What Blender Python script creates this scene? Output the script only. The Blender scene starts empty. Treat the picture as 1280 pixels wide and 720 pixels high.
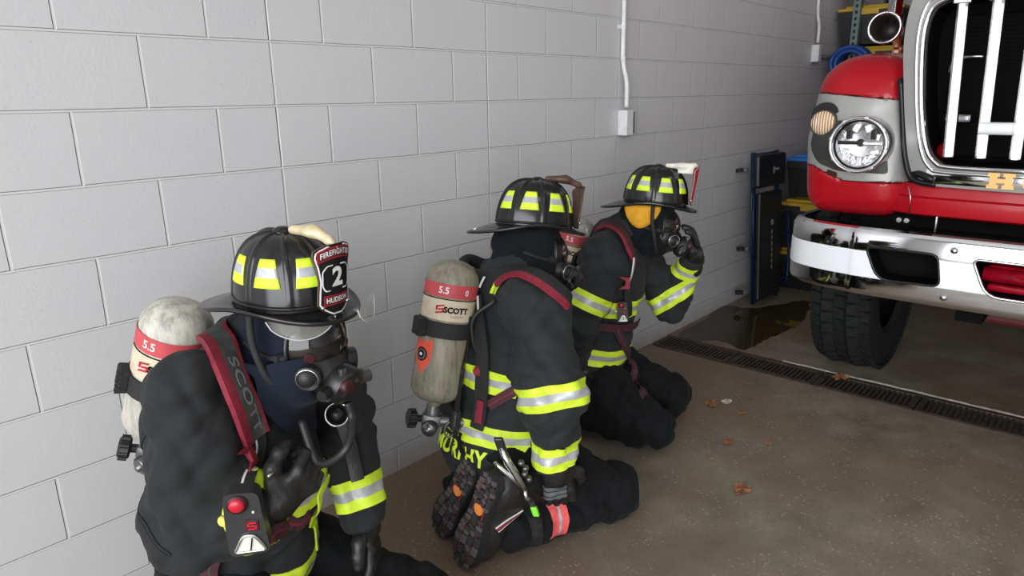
import bpy, bmesh, math, random
import numpy as np
from mathutils import Vector, Matrix, Euler

random.seed(7)
rng = np.random.default_rng(11)
SC = bpy.context.scene
COL = SC.collection
PI = math.pi

# ------------------------------------------------------------------ camera
CAM_F = 868.74
CAM_C = np.array([0.0, -2.174, 1.552])
_yaw, _pitch, _roll = [math.radians(v) for v in (42.067, -15.427, -0.882)]
CF = np.array([math.cos(_pitch)*math.cos(_yaw), math.cos(_pitch)*math.sin(_yaw), math.sin(_pitch)])
_r = np.cross(CF, [0, 0, 1]); _r /= np.linalg.norm(_r); _u = np.cross(_r, CF)
CR = math.cos(_roll)*_r + math.sin(_roll)*_u
CU = -math.sin(_roll)*_r + math.cos(_roll)*_u

def at(x, y, **k):
    """point of the place seen at photo pixel x, y on a known plane X=, Y=, Z= or at depth D="""
    d = CF + CR*(x-640)/CAM_F - CU*(y-360)/CAM_F
    (a, v), = k.items()
    if a == 'D':
        return CAM_C + d*v
    i = 'XYZ'.index(a)
    return CAM_C + d*(v-CAM_C[i])/d[i]

# ------------------------------------------------------------------ objects
def wmat(o):
    m = o.matrix_basis.copy()
    return wmat(o.parent) @ o.matrix_parent_inverse @ m if o.parent else m

def link(name, me, mats=None, parent=None, smooth=True):
    o = bpy.data.objects.new(name, me)
    COL.objects.link(o)
    if mats is not None:
        for m in (mats if isinstance(mats, (list, tuple)) else [mats]):
            me.materials.append(m)
    if smooth:
        me.polygons.foreach_set('use_smooth', [True]*len(me.polygons))
    if parent is not None:
        o.parent = parent
        o.matrix_parent_inverse = wmat(parent).inverted()
    return o

def meshd(name, V, Fc, mats=None, parent=None, smooth=True, mi=None, local=False):
    me = bpy.data.meshes.new(name)
    me.from_pydata([tuple(map(float, v)) for v in V], [], [tuple(map(int, f)) for f in Fc])
    o = link(name, me, mats, parent, smooth)
    if mi is not None:
        me.polygons.foreach_set('material_index', [int(i) for i in mi])
    me.update()
    if local and parent is not None:
        o.matrix_parent_inverse = Matrix.Identity(4)
    return o

def bmobj(name, bm, mats=None, parent=None, smooth=False, local=False):
    me = bpy.data.meshes.new(name)
    bmesh.ops.recalc_face_normals(bm, faces=bm.faces)
    bm.to_mesh(me); bm.free()
    o = link(name, me, mats, parent, smooth)
    if local and parent is not None:
        o.matrix_parent_inverse = Matrix.Identity(4)
    return o

def autosmooth(o, deg=35):
    me = o.data
    me.polygons.foreach_set('use_smooth', [True]*len(me.polygons))
    bm = bmesh.new(); bm.from_mesh(me)
    for e in bm.edges:
        if len(e.link_faces) == 2 and e.calc_face_angle(0) > math.radians(deg):
            e.smooth = False
    bm.to_mesh(me); bm.free()
    return o

def empty(name, loc=(0, 0, 0), rotz=0.0):
    o = bpy.data.objects.new(name, None)
    o.empty_display_size = 0.1
    COL.objects.link(o)
    o.location = loc
    o.rotation_euler = (0, 0, rotz)
    o.matrix_basis = Matrix.Translation(Vector(loc)) @ Matrix.Rotation(rotz, 4, 'Z')
    return o

def tag(o, label, cat, group=None, kind=None):
    o['label'] = label; o['category'] = cat
    if group: o['group'] = group
    if kind: o['kind'] = kind
    return o

def structure(o):
    o['kind'] = 'structure'
    return o

# ------------------------------------------------------------------ bmesh shapes
def BM(): return bmesh.new()

def b_box(bm, c, s, rot=None, bev=0.0, seg=2, mi=0):
    r = bmesh.ops.create_cube(bm, size=1.0)
    vs = r['verts']
    bmesh.ops.scale(bm, vec=s, verts=vs)
    if bev > 0:
        es = list({e for v in vs for e in v.link_edges})
        rr = bmesh.ops.bevel(bm, geom=es, offset=bev, segments=seg, profile=0.5, affect='EDGES')
        vs = list({v for f in rr['faces'] for v in f.verts} | {v for v in vs if v.is_valid})
    if rot is not None:
        bmesh.ops.rotate(bm, cent=(0, 0, 0), matrix=rot if isinstance(rot, Matrix) else Euler(rot).to_matrix(), verts=vs)
    bmesh.ops.translate(bm, vec=c, verts=vs)
    if mi:
        for f in {f for v in vs for f in v.link_faces}: f.material_index = mi
    return vs

def frame_z(d):
    d = Vector(d).normalized()
    return d.to_track_quat('Z', 'Y').to_matrix()

def b_cyl(bm, a, b, r1, r2=None, seg=20, caps=True, mi=0):
    a, b = Vector(a), Vector(b)
    r2 = r1 if r2 is None else r2
    r = bmesh.ops.create_cone(bm, cap_ends=caps, cap_tris=False, segments=seg, radius1=r1, radius2=r2, depth=(b-a).length)
    vs = r['verts']
    bmesh.ops.rotate(bm, cent=(0, 0, 0), matrix=frame_z(b-a), verts=vs)
    bmesh.ops.translate(bm, vec=(a+b)/2, verts=vs)
    if mi:
        for f in {f for v in vs for f in v.link_faces}: f.material_index = mi
    return vs

def b_sphere(bm, c, r, s=(1, 1, 1), seg=16, mi=0):
    q = bmesh.ops.create_uvsphere(bm, u_segments=seg, v_segments=max(6, seg//2), radius=r)
    bmesh.ops.scale(bm, vec=s, verts=q['verts'])
    bmesh.ops.translate(bm, vec=c, verts=q['verts'])
    if mi:
        for f in {f for v in q['verts'] for f in v.link_faces}: f.material_index = mi
    return q['verts']

def b_lathe(bm, prof, c=(0, 0, 0), d=(0, 0, 1), seg=32, mi=0):
    """profile list of (radius, height) revolved about axis d at c"""
    M = frame_z(d); c = Vector(c)
    rings = []
    for (r, h) in prof:
        if r < 1e-6:
            rings.append([bm.verts.new(c + M @ Vector((0, 0, h)))])
        else:
            rings.append([bm.verts.new(c + M @ Vector((r*math.cos(2*PI*i/seg), r*math.sin(2*PI*i/seg), h))) for i in range(seg)])
    fs = []
    for A, B in zip(rings, rings[1:]):
        for i in range(seg):
            j = (i+1) % seg
            if len(A) == 1 and len(B) == 1: continue
            if len(A) == 1: fs.append(bm.faces.new((A[0], B[i], B[j])))
            elif len(B) == 1: fs.append(bm.faces.new((A[i], A[j], B[0])))
            else: fs.append(bm.faces.new((A[i], A[j], B[j], B[i])))
    for f in fs: f.material_index = mi
    return fs

def catmull(pts, n=8, closed=False):
    P = np.asarray(pts, float)
    if closed: P = np.vstack([P[-1], P, P[0], P[1]])
    else: P = np.vstack([2*P[0]-P[1], P, 2*P[-1]-P[-2]])
    out = []
    for i in range(1, len(P)-2):
        p0, p1, p2, p3 = P[i-1:i+3]
        for t in np.linspace(0, 1, n, endpoint=False):
            out.append(.5*((2*p1)+(-p0+p2)*t+(2*p0-5*p1+4*p2-p3)*t*t+(-p0+3*p1-3*p2+p3)*t**3))
    if not closed: out.append(P[-2])
    return np.array(out)

def b_tube(bm, pts, r, seg=10, closed=False, mi=0):
    P = [Vector(p) for p in pts]; n = len(P)
    rad = r if hasattr(r, '__len__') else [r]*n
    T = []
    for i in range(n):
        a = P[(i-1) % n] if (closed or i > 0) else P[i]
        b = P[(i+1) % n] if (closed or i < n-1) else P[i]
        T.append((b-a).normalized())
    nrm = T[0].orthogonal().normalized()
    rings = []
    for i in range(n):
        if i:
            q = T[i-1].rotation_difference(T[i]); nrm = q @ nrm
            nrm = (nrm - T[i]*nrm.dot(T[i])).normalized()
        bi = T[i].cross(nrm)
        rings.append([bm.verts.new(P[i] + (nrm*math.cos(2*PI*k/seg) + bi*math.sin(2*PI*k/seg))*rad[i]) for k in range(seg)])
    m = n if closed else n-1
    for i in range(m):
        A, B = rings[i], rings[(i+1) % n]
        for k in range(seg):
            f = bm.faces.new((A[k], A[(k+1) % seg], B[(k+1) % seg], B[k])); f.material_index = mi
    if not closed:
        f = bm.faces.new(rings[0][::-1]); f.material_index = mi
        f = bm.faces.new(rings[-1]); f.material_index = mi

def b_prism(bm, poly, M, th, mi=0):
    """2D outline in the local x, y plane of M, extruded th along local z"""
    A = [bm.verts.new(M @ Vector((x, y, 0))) for x, y in poly]
    B = [bm.verts.new(M @ Vector((x, y, th))) for x, y in poly]
    n = len(A)
    fs = [bm.faces.new(A[::-1]), bm.faces.new(B)]
    for i in range(n):
        fs.append(bm.faces.new((A[i], A[(i+1) % n], B[(i+1) % n], B[i])))
    for f in fs: f.material_index = mi
    return fs

def frame(o, x, y):
    """matrix with origin o, local x along x, local y near y"""
    x = Vector(x).normalized(); y = Vector(y); z = x.cross(y).normalized(); y = z.cross(x)
    M = Matrix((x, y, z)).transposed().to_4x4(); M.translation = Vector(o)
    return M

def text_mesh(s, size=1.0, ext=0.0, bold=0.0, spacing=1.0):
    """letters as a flat mesh centred on the origin: verts, faces"""
    cu = bpy.data.curves.new('letters', 'FONT')
    cu.body = s; cu.size = size; cu.extrude = ext; cu.offset = bold
    cu.align_x = 'CENTER'; cu.align_y = 'CENTER'; cu.space_character = spacing; cu.resolution_u = 3
    o = bpy.data.objects.new('letters', cu); COL.objects.link(o)
    dg = bpy.context.evaluated_depsgraph_get(); dg.update()
    me = bpy.data.meshes.new_from_object(o.evaluated_get(dg))
    V = np.array([v.co[:] for v in me.vertices]) if len(me.vertices) else np.zeros((0, 3))
    Fc = [tuple(p.vertices) for p in me.polygons]
    bpy.data.objects.remove(o); bpy.data.curves.remove(cu); bpy.data.meshes.remove(me)
    return V, Fc

# ------------------------------------------------------------------ distance fields
def rc(a, b, ra, rb):
    a = np.asarray(a, np.float64); b = np.asarray(b, np.float64); ab = b-a; L2 = float(ab@ab)
    def f(P):
        pa = P-a
        t = np.clip((pa@ab)/L2, 0, 1)
        return np.linalg.norm(pa-t[:, None]*ab, axis=1)-(ra+(rb-ra)*t)
    f.box = (np.minimum(a-ra, b-rb), np.maximum(a+ra, b+rb))
    return f

def el(c, r, M=None):
    """ellipsoid, radii r along the columns of M"""
    c = np.asarray(c, float); r = np.asarray(r, float); M = np.eye(3) if M is None else np.asarray(M)
    def f(P):
        q = (P-c)@M
        k0 = np.linalg.norm(q/r, axis=1); k1 = np.linalg.norm(q/(r*r), axis=1)+1e-9
        return k0*(k0-1)/k1
    m = r.max(); f.box = (c-m, c+m)
    return f

def bx(c, s, rad, M=None):
    c = np.asarray(c, float); s = np.asarray(s, float)-rad; M = np.eye(3) if M is None else np.asarray(M)
    def f(P):
        q = np.abs((P-c)@M)-s
        return np.linalg.norm(np.maximum(q, 0), axis=1)+np.minimum(q.max(1), 0)-rad
    m = np.linalg.norm(s)+rad; f.box = (c-m, c+m)
    return f

def ecap(a, b, ra, rb, lat, fl):
    """capsule whose section is flattened: depth across lat and axis scaled by fl"""
    a = np.asarray(a, float); b = np.asarray(b, float); ab = b-a; L2 = float(ab@ab)
    lat = np.asarray(lat, float); ax = ab/math.sqrt(L2); lat = lat-ax*(lat@ax); lat /= np.linalg.norm(lat); dp = np.cross(ax, lat)
    def f(P):
        pa = P-a; t = np.clip((pa@ab)/L2, 0, 1); q = pa-t[:, None]*ab
        r = ra+(rb-ra)*t
        x = q@lat; y = (q@dp)/fl; z = q@ax
        return (np.sqrt(x*x+y*y+z*z)-r)*min(1, fl)**.5
    m = max(ra, rb); f.box = (np.minimum(a, b)-m, np.maximum(a, b)+m)
    return f

def U(fs, k=0.03):
    def f(P):
        d = fs[0](P)
        for g in fs[1:]:
            e = g(P)
            h = np.clip(.5+.5*(e-d)/k, 0, 1)
            d = e*(1-h)+d*h-k*h*(1-h)
        return d
    f.box = (np.min([g.box[0] for g in fs], 0), np.max([g.box[1] for g in fs], 0))
    return f

def cut(f, p, n, k=0.0):
    """keep the side of the plane that n points away from"""
    p = np.asarray(p, float); n = np.asarray(n, float); n = n/np.linalg.norm(n)
    def g(P): return np.maximum(f(P), (P-p)@n)
    g.box = f.box
    return g

def minus(f, g, k=.01):
    def h(P):
        d = f(P); e = -g(P)
        w = np.clip(.5-.5*(e-d)/k, 0, 1)
        return e*(1-w)+d*w+k*w*(1-w)
    h.box = f.box
    return h

def disp(f, w):
    def g(P): return f(P)+w(P)
    g.box = f.box
    return g

def off(f, e):
    def g(P): return f(P)-e
    g.box = (f.box[0]-abs(e), f.box[1]+abs(e))
    return g

def folds(seed, amp, wl):
    """soft cloth folds: warped ridges of wavelength wl"""
    r = np.random.default_rng(seed)
    K = []
    for i in range(5):
        d = r.normal(size=3); d /= np.linalg.norm(d)
        e = r.normal(size=3); e /= np.linalg.norm(e)
        K.append((d*PI/(wl*r.uniform(.75, 1.5)), e*2*PI/(wl*r.uniform(1.5, 3)), r.uniform(0, 6.28), r.uniform(0, 6.28)))
    def w(P):
        s = 0
        for d, e, a, b in K:
            s = s+np.abs(np.sin(P@d+a+1.1*np.sin(P@e+b)))
        return amp*(.64*5-s)/2.5*-1.0*-1.0
    return w

def elbow_folds(c, ax, amp, wl, reach):
    c = np.asarray(c, float); ax = np.asarray(ax, float); ax = ax/np.linalg.norm(ax)
    def w(P):
        q = P-c; t = q@ax; m = np.exp(-(np.linalg.norm(q, axis=1)/reach)**2)
        return amp*m*np.sin(2*PI*t/wl+2.5*np.sin(P@np.array([9., 13., 5.])))
    return w

def grad(f, P, e=1.5e-3):
    G = np.zeros_like(P)
    for i in range(3):
        d = np.zeros(3); d[i] = e
        G[:, i] = (f(P+d)-f(P-d))/(2*e)
    return G

def project(f, P, iso=0.0, it=6, lim=.02):
    P = np.array(P, float)
    for _ in range(it):
        g = grad(f, P); v = f(P)-iso
        s = v/np.maximum((g*g).sum(1), .15)
        s = np.clip(s, -lim, lim)
        P = P-g*s[:, None]
    return P

def snet(f, h, lo=None, hi=None, pad=.02):
    lo = np.asarray(f.box[0] if lo is None else lo)-pad; hi = np.asarray(f.box[1] if hi is None else hi)+pad
    n = np.ceil((hi-lo)/h).astype(int)+1
    ax = [lo[i]+h*np.arange(n[i]) for i in range(3)]
    val = np.empty(tuple(n), np.float32)
    Y, Z = np.meshgrid(ax[1], ax[2], indexing='ij')
    step = max(1, int(250000//Y.size))
    for i0 in range(0, n[0], step):
        xs = ax[0][i0:i0+step]
        P = np.empty((len(xs), Y.shape[0], Y.shape[1], 3))
        P[..., 0] = xs[:, None, None]; P[..., 1] = Y; P[..., 2] = Z
        val[i0:i0+step] = f(P.reshape(-1, 3)).reshape(P.shape[:3])
    ins = val < 0
    ins[0] = ins[-1] = False; ins[:, 0] = ins[:, -1] = False; ins[:, :, 0] = ins[:, :, -1] = False
    val = np.where(ins, np.minimum(val, -1e-6), np.maximum(val, 1e-6))
    cnt = np.zeros(tuple(n-1), np.int8)
    offs = [(i, j, k) for i in (0, 1) for j in (0, 1) for k in (0, 1)]
    for (i, j, k) in offs:
        cnt += ins[i:n[0]-1+i, j:n[1]-1+j, k:n[2]-1+k]
    act = np.argwhere((cnt > 0) & (cnt < 8))
    idx = -np.ones(tuple(n-1), np.int64)
    idx[tuple(act.T)] = np.arange(len(act))
    cv = np.stack([val[act[:, 0]+i, act[:, 1]+j, act[:, 2]+k] for (i, j, k) in offs], 1).astype(float)
    acc = np.zeros((len(act), 3)); c = np.zeros(len(act))
    for a in range(8):
        for b in range(a+1, 8):
            da = np.array(offs[a]); db = np.array(offs[b])
            if np.abs(da-db).sum() != 1: continue
            m = (cv[:, a] < 0) != (cv[:, b] < 0)
            t = np.where(m, cv[:, a]/np.where(m, cv[:, a]-cv[:, b], 1), 0)
            acc += np.where(m[:, None], da+(db-da)*t[:, None], 0); c += m
    V = lo+h*(act+acc/c[:, None])
    Q = []
    for axn in range(3):
        o1, o2 = [i for i in range(3) if i != axn]
        sl0 = [slice(None)]*3; sl1 = [slice(None)]*3
        sl0[axn] = slice(0, -1); sl1[axn] = slice(1, None)
        A = ins[tuple(sl0)]; B = ins[tuple(sl1)]
        e = np.argwhere(A != B)
        e = e[(e[:, o1] > 0) & (e[:, o2] > 0) & (e[:, o1] < n[o1]-1) & (e[:, o2] < n[o2]-1)]
        flip = A[tuple(e.T)]
        def cell(d1, d2):
            q = e.copy(); q[:, o1] += d1; q[:, o2] += d2
            return idx[tuple(q.T)]
        q = np.stack([cell(-1, -1), cell(0, -1), cell(0, 0), cell(-1, 0)], 1)
        if axn == 1: flip = ~flip
        q = np.where(flip[:, None], q, q[:, ::-1])
        Q.append(q)
    Q = np.vstack(Q); Q = Q[(Q >= 0).all(1)]
    for _ in range(2):
        g = grad(f, V, h*.35); v = f(V); s = v/np.maximum((g*g).sum(1), .3)
        V = V-g*np.clip(s, -h*.6, h*.6)[:, None]
    return V, Q

def sdf_obj(name, f, h, mat, parent=None, **k):
    V, Q = snet(f, h, **k)
    return meshd(name, V, Q, mat, parent)

def ribbon(f, pts, w, o=.003, th=.003, n=10, cols=None, cross=6, it=6):
    """strap lying on the field f along pts; cols = relative widths for material stripes"""
    C = catmull(pts, n)
    C = project(f, C, o, it)
    g = grad(f, C); N = g/np.maximum(np.linalg.norm(g, axis=1), 1e-6)[:, None]
    T = np.gradient(C, axis=0); T /= np.linalg.norm(T, axis=1)[:, None]
    B = np.cross(T, N); B /= np.linalg.norm(B, axis=1)[:, None]
    cols = cols or [1]
    edges = np.concatenate([[0], np.cumsum(cols)])/sum(cols)
    us = []; mi = []
    for i in range(len(cols)):
        k = max(1, round(cross*cols[i]/sum(cols)))
        for q in range(k):
            us.append(edges[i]+(edges[i+1]-edges[i])*q/k); mi.append(i)
    us.append(1.0); us = np.array(us)
    m = len(us); W = np.asarray(w if hasattr(w, '__len__') else [w]*len(C), float)
    if len(W) != len(C): W = np.interp(np.linspace(0, 1, len(C)), np.linspace(0, 1, len(W)), W)
    G = C[:, None, :]+B[:, None, :]*((us-.5)[None, :, None]*W[:, None, None])
    G = project(f, G.reshape(-1, 3), o, 4, .01).reshape(G.shape)
    top = G+N[:, None, :]*th
    L = len(C)
    V = np.vstack([top.reshape(-1, 3), G.reshape(-1, 3)])
    Fc = []; M = []
    b = L*m
    for i in range(L-1):
        for j in range(m-1):
            a = i*m+j
            Fc.append((a, a+1, a+m+1, a+m)); M.append(mi[j])
            Fc.append((b+a, b+a+m, b+a+m+1, b+a+1)); M.append(mi[j])
        for j, s in ((0, 0), (m-1, 1)):
            a = i*m+j
            Fc.append((a, a+m, b+a+m, b+a) if s == 0 else (a, b+a, b+a+m, a+m)); M.append(mi[min(j, m-2)])
    for i in (0, L-1):
        for j in range(m-1):
            a = i*m+j
            Fc.append((a, b+a, b+a+1, a+1) if i == 0 else (a, a+1, b+a+1, b+a)); M.append(mi[j])
    return V, Fc, M

def band(f, a, b, w, o=.003, ang=(0, 2*PI), up=(0, 0, 1), na=72, rows=(1, 1, 1), t=.5, rmax=.4, tilt=(0, 0), per=3):
    """ring of width w around the axis a-b at fraction t, lying on field f; rows = stripes"""
    a = np.asarray(a, float); b = np.asarray(b, float); ax = (b-a)/np.linalg.norm(b-a); c0 = a+(b-a)*t
    u = np.asarray(up, float); u = u-ax*(u@ax); u /= np.linalg.norm(u); v = np.cross(ax, u)
    full = abs(ang[1]-ang[0]-2*PI) < 1e-6
    A = np.linspace(ang[0], ang[1], na, endpoint=not full)
    edges = np.concatenate([[0], np.cumsum(rows)])/sum(rows)
    st = []; mi = []
    for i in range(len(rows)):
        for q in range(per): st.append(edges[i]+(edges[i+1]-edges[i])*q/per); mi.append(i)
    st.append(1.0); st = (np.array(st)-.5)*w
    D = np.cos(A)[:, None]*u+np.sin(A)[:, None]*v
    sh = tilt[0]*np.cos(A)+tilt[1]*np.sin(A)
    O = c0+ax*(st[None, :, None]+sh[:, None, None])
    O = np.broadcast_to(O, (len(A), len(st), 3)).reshape(-1, 3)
    DD = np.repeat(D, len(st), 0)
    rr = np.full(len(O), -1.0); prev = f(O)-o; lo = np.zeros(len(O)); hi = np.full(len(O), rmax); done = np.zeros(len(O), bool)
    dr = .006
    for s in range(1, int(rmax/dr)):
        cur = f(O+DD*(s*dr))-o
        hit = (~done) & (prev <= 0) & (cur > 0)
        lo[hit] = (s-1)*dr; hi[hit] = s*dr; done |= hit; prev = cur
    for _ in range(14):
        mid = (lo+hi)/2; val = f(O+DD*mid[:, None])-o
        lo = np.where(val <= 0, mid, lo); hi = np.where(val > 0, mid, hi)
    r = ((lo+hi)/2).reshape(len(A), len(st))
    r = np.where(done.reshape(r.shape), r, np.median(r[done.reshape(r.shape)]) if done.any() else .1)
    O = O.reshape(len(A), len(st), 3)
    top = O+D[:, None, :]*r[..., None]; bot = O+D[:, None, :]*(r[..., None]-.004)
    m = len(st); L = len(A); base = L*m
    V = np.vstack([top.reshape(-1, 3), bot.reshape(-1, 3)]); Fc = []; M = []
    for i in range(L if full else L-1):
        i2 = (i+1) % L
        for j in range(m-1):
            p, q = i*m+j, i2*m+j
            Fc.append((p, p+1, q+1, q)[::-1]); M.append(mi[j])
            Fc.append((base+p, base+p+1, base+q+1, base+q)); M.append(mi[j])
        for j in (0, m-1):
            p, q = i*m+j, i2*m+j
            Fc.append((p, q, base+q, base+p) if j else (p, base+p, base+q, q)); M.append(mi[min(j, m-2)])
    return V, Fc, M

# ------------------------------------------------------------------ materials
class NT:
    def __init__(s, name):
        s.m = bpy.data.materials.new(name); s.m.use_nodes = True
        s.t = s.m.node_tree; s.n = s.t.nodes; s.b = s.n['Principled BSDF']
    def add(s, typ, **k):
        q = s.n.new(typ)
        for a, v in k.items(): setattr(q, a, v)
        return q
    def inp(s, q, **k):
        for a, v in k.items(): q.inputs[a.replace('_', ' ')].default_value = v
        return q
    def l(s, a, b): s.t.links.new(a, b)
    def obj(s):
        return s.add('ShaderNodeTexCoord').outputs['Object']
    def noise(s, scale, detail=4, rough=.55, vec=None, dist=0):
        q = s.add('ShaderNodeTexNoise'); s.inp(q, Scale=scale, Detail=detail, Roughness=rough, Distortion=dist)
        s.l(vec if vec is not None else s.obj(), q.inputs['Vector'])
        return q.outputs['Fac']
    def ramp(s, fac, stops, interp='LINEAR'):
        q = s.add('ShaderNodeValToRGB'); q.color_ramp.interpolation = interp
        e = q.color_ramp.elements
        while len(e) < len(stops): e.new(.5)
        for i, (p, c) in enumerate(stops):
            e[i].position = p; e[i].color = tuple(c)+(1,) if hasattr(c, '__len__') else (c, c, c, 1)
        s.l(fac, q.inputs['Fac']); return q.outputs['Color']
    def mix(s, fac, a, b, mode='MIX'):
        q = s.add('ShaderNodeMix', data_type='RGBA', blend_type=mode)
        for sock, v in ((q.inputs[0], fac), (q.inputs[6], a), (q.inputs[7], b)):
            if hasattr(v, 'is_linked') or isinstance(v, bpy.types.NodeSocket): s.l(v, sock)
            else: sock.default_value = v if not hasattr(v, '__len__') else tuple(v)+((1,) if len(v) == 3 else ())
        return q.outputs[2]
    def math(s, op, a, b=0.0):
        q = s.add('ShaderNodeMath', operation=op)
        for sock, v in ((q.inputs[0], a), (q.inputs[1], b)):
            if isinstance(v, bpy.types.NodeSocket): s.l(v, sock)
            else: sock.default_value = v
        return q.outputs[0]
    def bump(s, h, strength=.3, dist=.01):
        q = s.add('ShaderNodeBump'); s.inp(q, Strength=strength, Distance=dist)
        s.l(h, q.inputs['Height']); s.l(q.outputs['Normal'], s.b.inputs['Normal']); return q
    def set(s, **k):
        for a, v in k.items():
            a = a.replace('_', ' ')
            if isinstance(v, bpy.types.NodeSocket): s.l(v, s.b.inputs[a])
            else: s.b.inputs[a].default_value = (tuple(v)+(1,) if hasattr(v, '__len__') and len(v) == 3 else v)
        return s

def plain(name, col, rough=.6, metal=0.0, var=.12, scale=18, bump=0.0, bscale=60, **k):
    """solid material with a slight procedural variation"""
    q = NT(name)
    n = q.noise(scale, 3)
    lo = [c*(1-var) for c in col]; hi = [min(1, c*(1+var)) for c in col]
    q.set(Base_Color=q.ramp(n, [(.3, lo), (.7, hi)]), Roughness=rough, Metallic=metal, **k)
    if bump: q.bump(q.noise(bscale, 4), bump, .003)
    return q.m
# ================================================================== SETTING
FRONT_X, BACK_X, RIGHT_Y, CEIL = -3.6, 8.2, -8.6, 4.6

def block_wall_material():
    q = NT('painted_block')
    tc = q.obj()
    sep = q.add('ShaderNodeSeparateXYZ'); q.l(tc, sep.inputs[0])
    cmb = q.add('ShaderNodeCombineXYZ')
    q.l(q.math('ADD', sep.outputs['X'], sep.outputs['Y']), cmb.inputs['X']); q.l(sep.outputs['Z'], cmb.inputs['Y'])
    # slightly wavering joints
    wob = q.add('ShaderNodeTexNoise'); q.inp(wob, Scale=3.0, Detail=2); q.l(tc, wob.inputs['Vector'])
    va = q.add('ShaderNodeVectorMath', operation='MULTIPLY_ADD'); q.l(wob.outputs['Color'], va.inputs[0])
    va.inputs[1].default_value = (.006, .006, 0); q.l(cmb.outputs[0], va.inputs[2])
    mp = q.add('ShaderNodeMapping'); q.l(va.outputs[0], mp.inputs['Vector'])
    # joints start at the control joint X = 1.254; a bed joint lies at Z = 1.735
    mp.inputs['Location'].default_value = (-1.254-.003+40*.4064, -1.735-.003+20*.2032, 0)
    br = q.add('ShaderNodeTexBrick', offset=.5, offset_frequency=2, squash=1.0)
    q.inp(br, Scale=1.0, Mortar_Size=.0048, Mortar_Smooth=.55, Bias=0.0, Brick_Width=.4064, Row_Height=.2032)
    q.l(mp.outputs[0], br.inputs['Vector'])
    joint = br.outputs['Fac']
    # control joints: straight seams through all courses
    x = sep.outputs['X']
    for cx in (1.254, 2.270, 4.302, 5.318):
        d = q.math('ABSOLUTE', q.math('SUBTRACT', x, cx))
        s = q.math('SUBTRACT', 1.0, q.math('MULTIPLY', d, 220.0))
        s = q.math('MAXIMUM', s, 0.0)
        joint = q.math('MAXIMUM', joint, s)
    fine = q.noise(95, 5, .6); lump = q.noise(11, 4, .55)
    pit = q.add('ShaderNodeTexVoronoi'); q.inp(pit, Scale=42.0); q.l(tc, pit.inputs['Vector'])
    pm = q.math('LESS_THAN', pit.outputs['Distance'], .13)
    patchy = q.math('GREATER_THAN', q.noise(2.3, 2), .52)
    pm = q.math('MULTIPLY', pm, patchy)
    h = q.math('MULTIPLY', joint, -1.0)
    h = q.math('ADD', h, q.math('MULTIPLY', fine, .10))
    h = q.math('ADD', h, q.math('MULTIPLY', lump, .22))
    h = q.math('SUBTRACT', h, q.math('MULTIPLY', pm, .22))
    col = q.ramp(q.noise(1.6, 4), [(.25, (.565, .56, .575)), (.75, (.60, .597, .605))])
    low = q.math('MULTIPLY', q.math('SUBTRACT', .12, sep.outputs['Z']), 9.0)
    dirt = q.math('MULTIPLY', q.math('MINIMUM', q.math('MAXIMUM', low, 0.0), 1.0), q.noise(9, 4))
    col = q.mix(dirt, col, (.30, .26, .21))
    col = q.mix(q.math('MULTIPLY', joint, .5), col, (.68, .68, .68))
    q.set(Base_Color=col, Roughness=.55)
    q.bump(h, .85, .006)
    return q.m

def floor_material():
    q = NT('concrete_floor')
    tc = q.obj()
    big = q.noise(.9, 5, .6); mid = q.noise(4.5, 6, .62); fine = q.noise(70, 3, .6)
    c = q.ramp(mid, [(.28, (.155, .132, .096)), (.52, (.245, .215, .160)), (.74, (.33, .29, .225))])
    c = q.mix(q.ramp(big, [(.42, 0.0), (.64, .85)]), c, (.195, .135, .085))
    c = q.mix(q.ramp(fine, [(.35, .35), (.6, 0.0)]), c, (.14, .12, .10))
    v = q.add('ShaderNodeTexVoronoi'); q.inp(v, Scale=58.0); q.l(tc, v.inputs['Vector'])
    speck = q.math('MULTIPLY', q.math('LESS_THAN', v.outputs['Distance'], .25), q.math('GREATER_THAN', q.noise(4.2, 4), .49))
    bright = q.add('ShaderNodeSeparateColor'); q.l(v.outputs['Color'], bright.inputs[0])
    c = q.mix(q.math('MULTIPLY', speck, .5), c, q.ramp(bright.outputs[0], [(.0, (.10, .075, .055)), (.5, (.30, .25, .19)), (1, (.55, .52, .46))]))
    sep = q.add('ShaderNodeSeparateXYZ'); q.l(tc, sep.inputs[0])
    # rusty band beside the wall where people kneel
    w = q.math('MULTIPLY', q.math('ADD', sep.outputs['Y'], .62), 2.2)
    w = q.math('MULTIPLY', q.math('MINIMUM', q.math('MAXIMUM', w, 0.0), 1.0), q.ramp(q.noise(2.2, 4), [(.35, 0.0), (.7, .55)]))
    c = q.mix(w, c, (.20, .135, .075))
    q.set(Base_Color=c, Roughness=q.ramp(mid, [(.3, .48), (.7, .72)]))
    q.bump(q.math('ADD', q.math('MULTIPLY', fine, .5), speck), .25, .003)
    return q.m

M = {}
M['block'] = block_wall_material()
M['floor'] = floor_material()
M['white_paint'] = plain('white_paint', (.70, .70, .70), .5)
M['ceiling'] = plain('ceiling_paint', (.50, .50, .49), .8)
M['iron'] = plain('rusty_iron', (.075, .055, .042), .65, .35, .35, 30, .3)
M['pit'] = plain('drain_pit', (.02, .017, .014), .9)
M['grey_plate'] = plain('grey_plate', (.42, .42, .43), .45)
M['dark_plate'] = plain('dark_plate', (.035, .025, .02), .5)

def box_struct(name, lo, hi, mat):
    bm = BM(); lo = Vector(lo); hi = Vector(hi)
    b_box(bm, (lo+hi)/2, hi-lo)
    return structure(bmobj(name, bm, mat))

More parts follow.
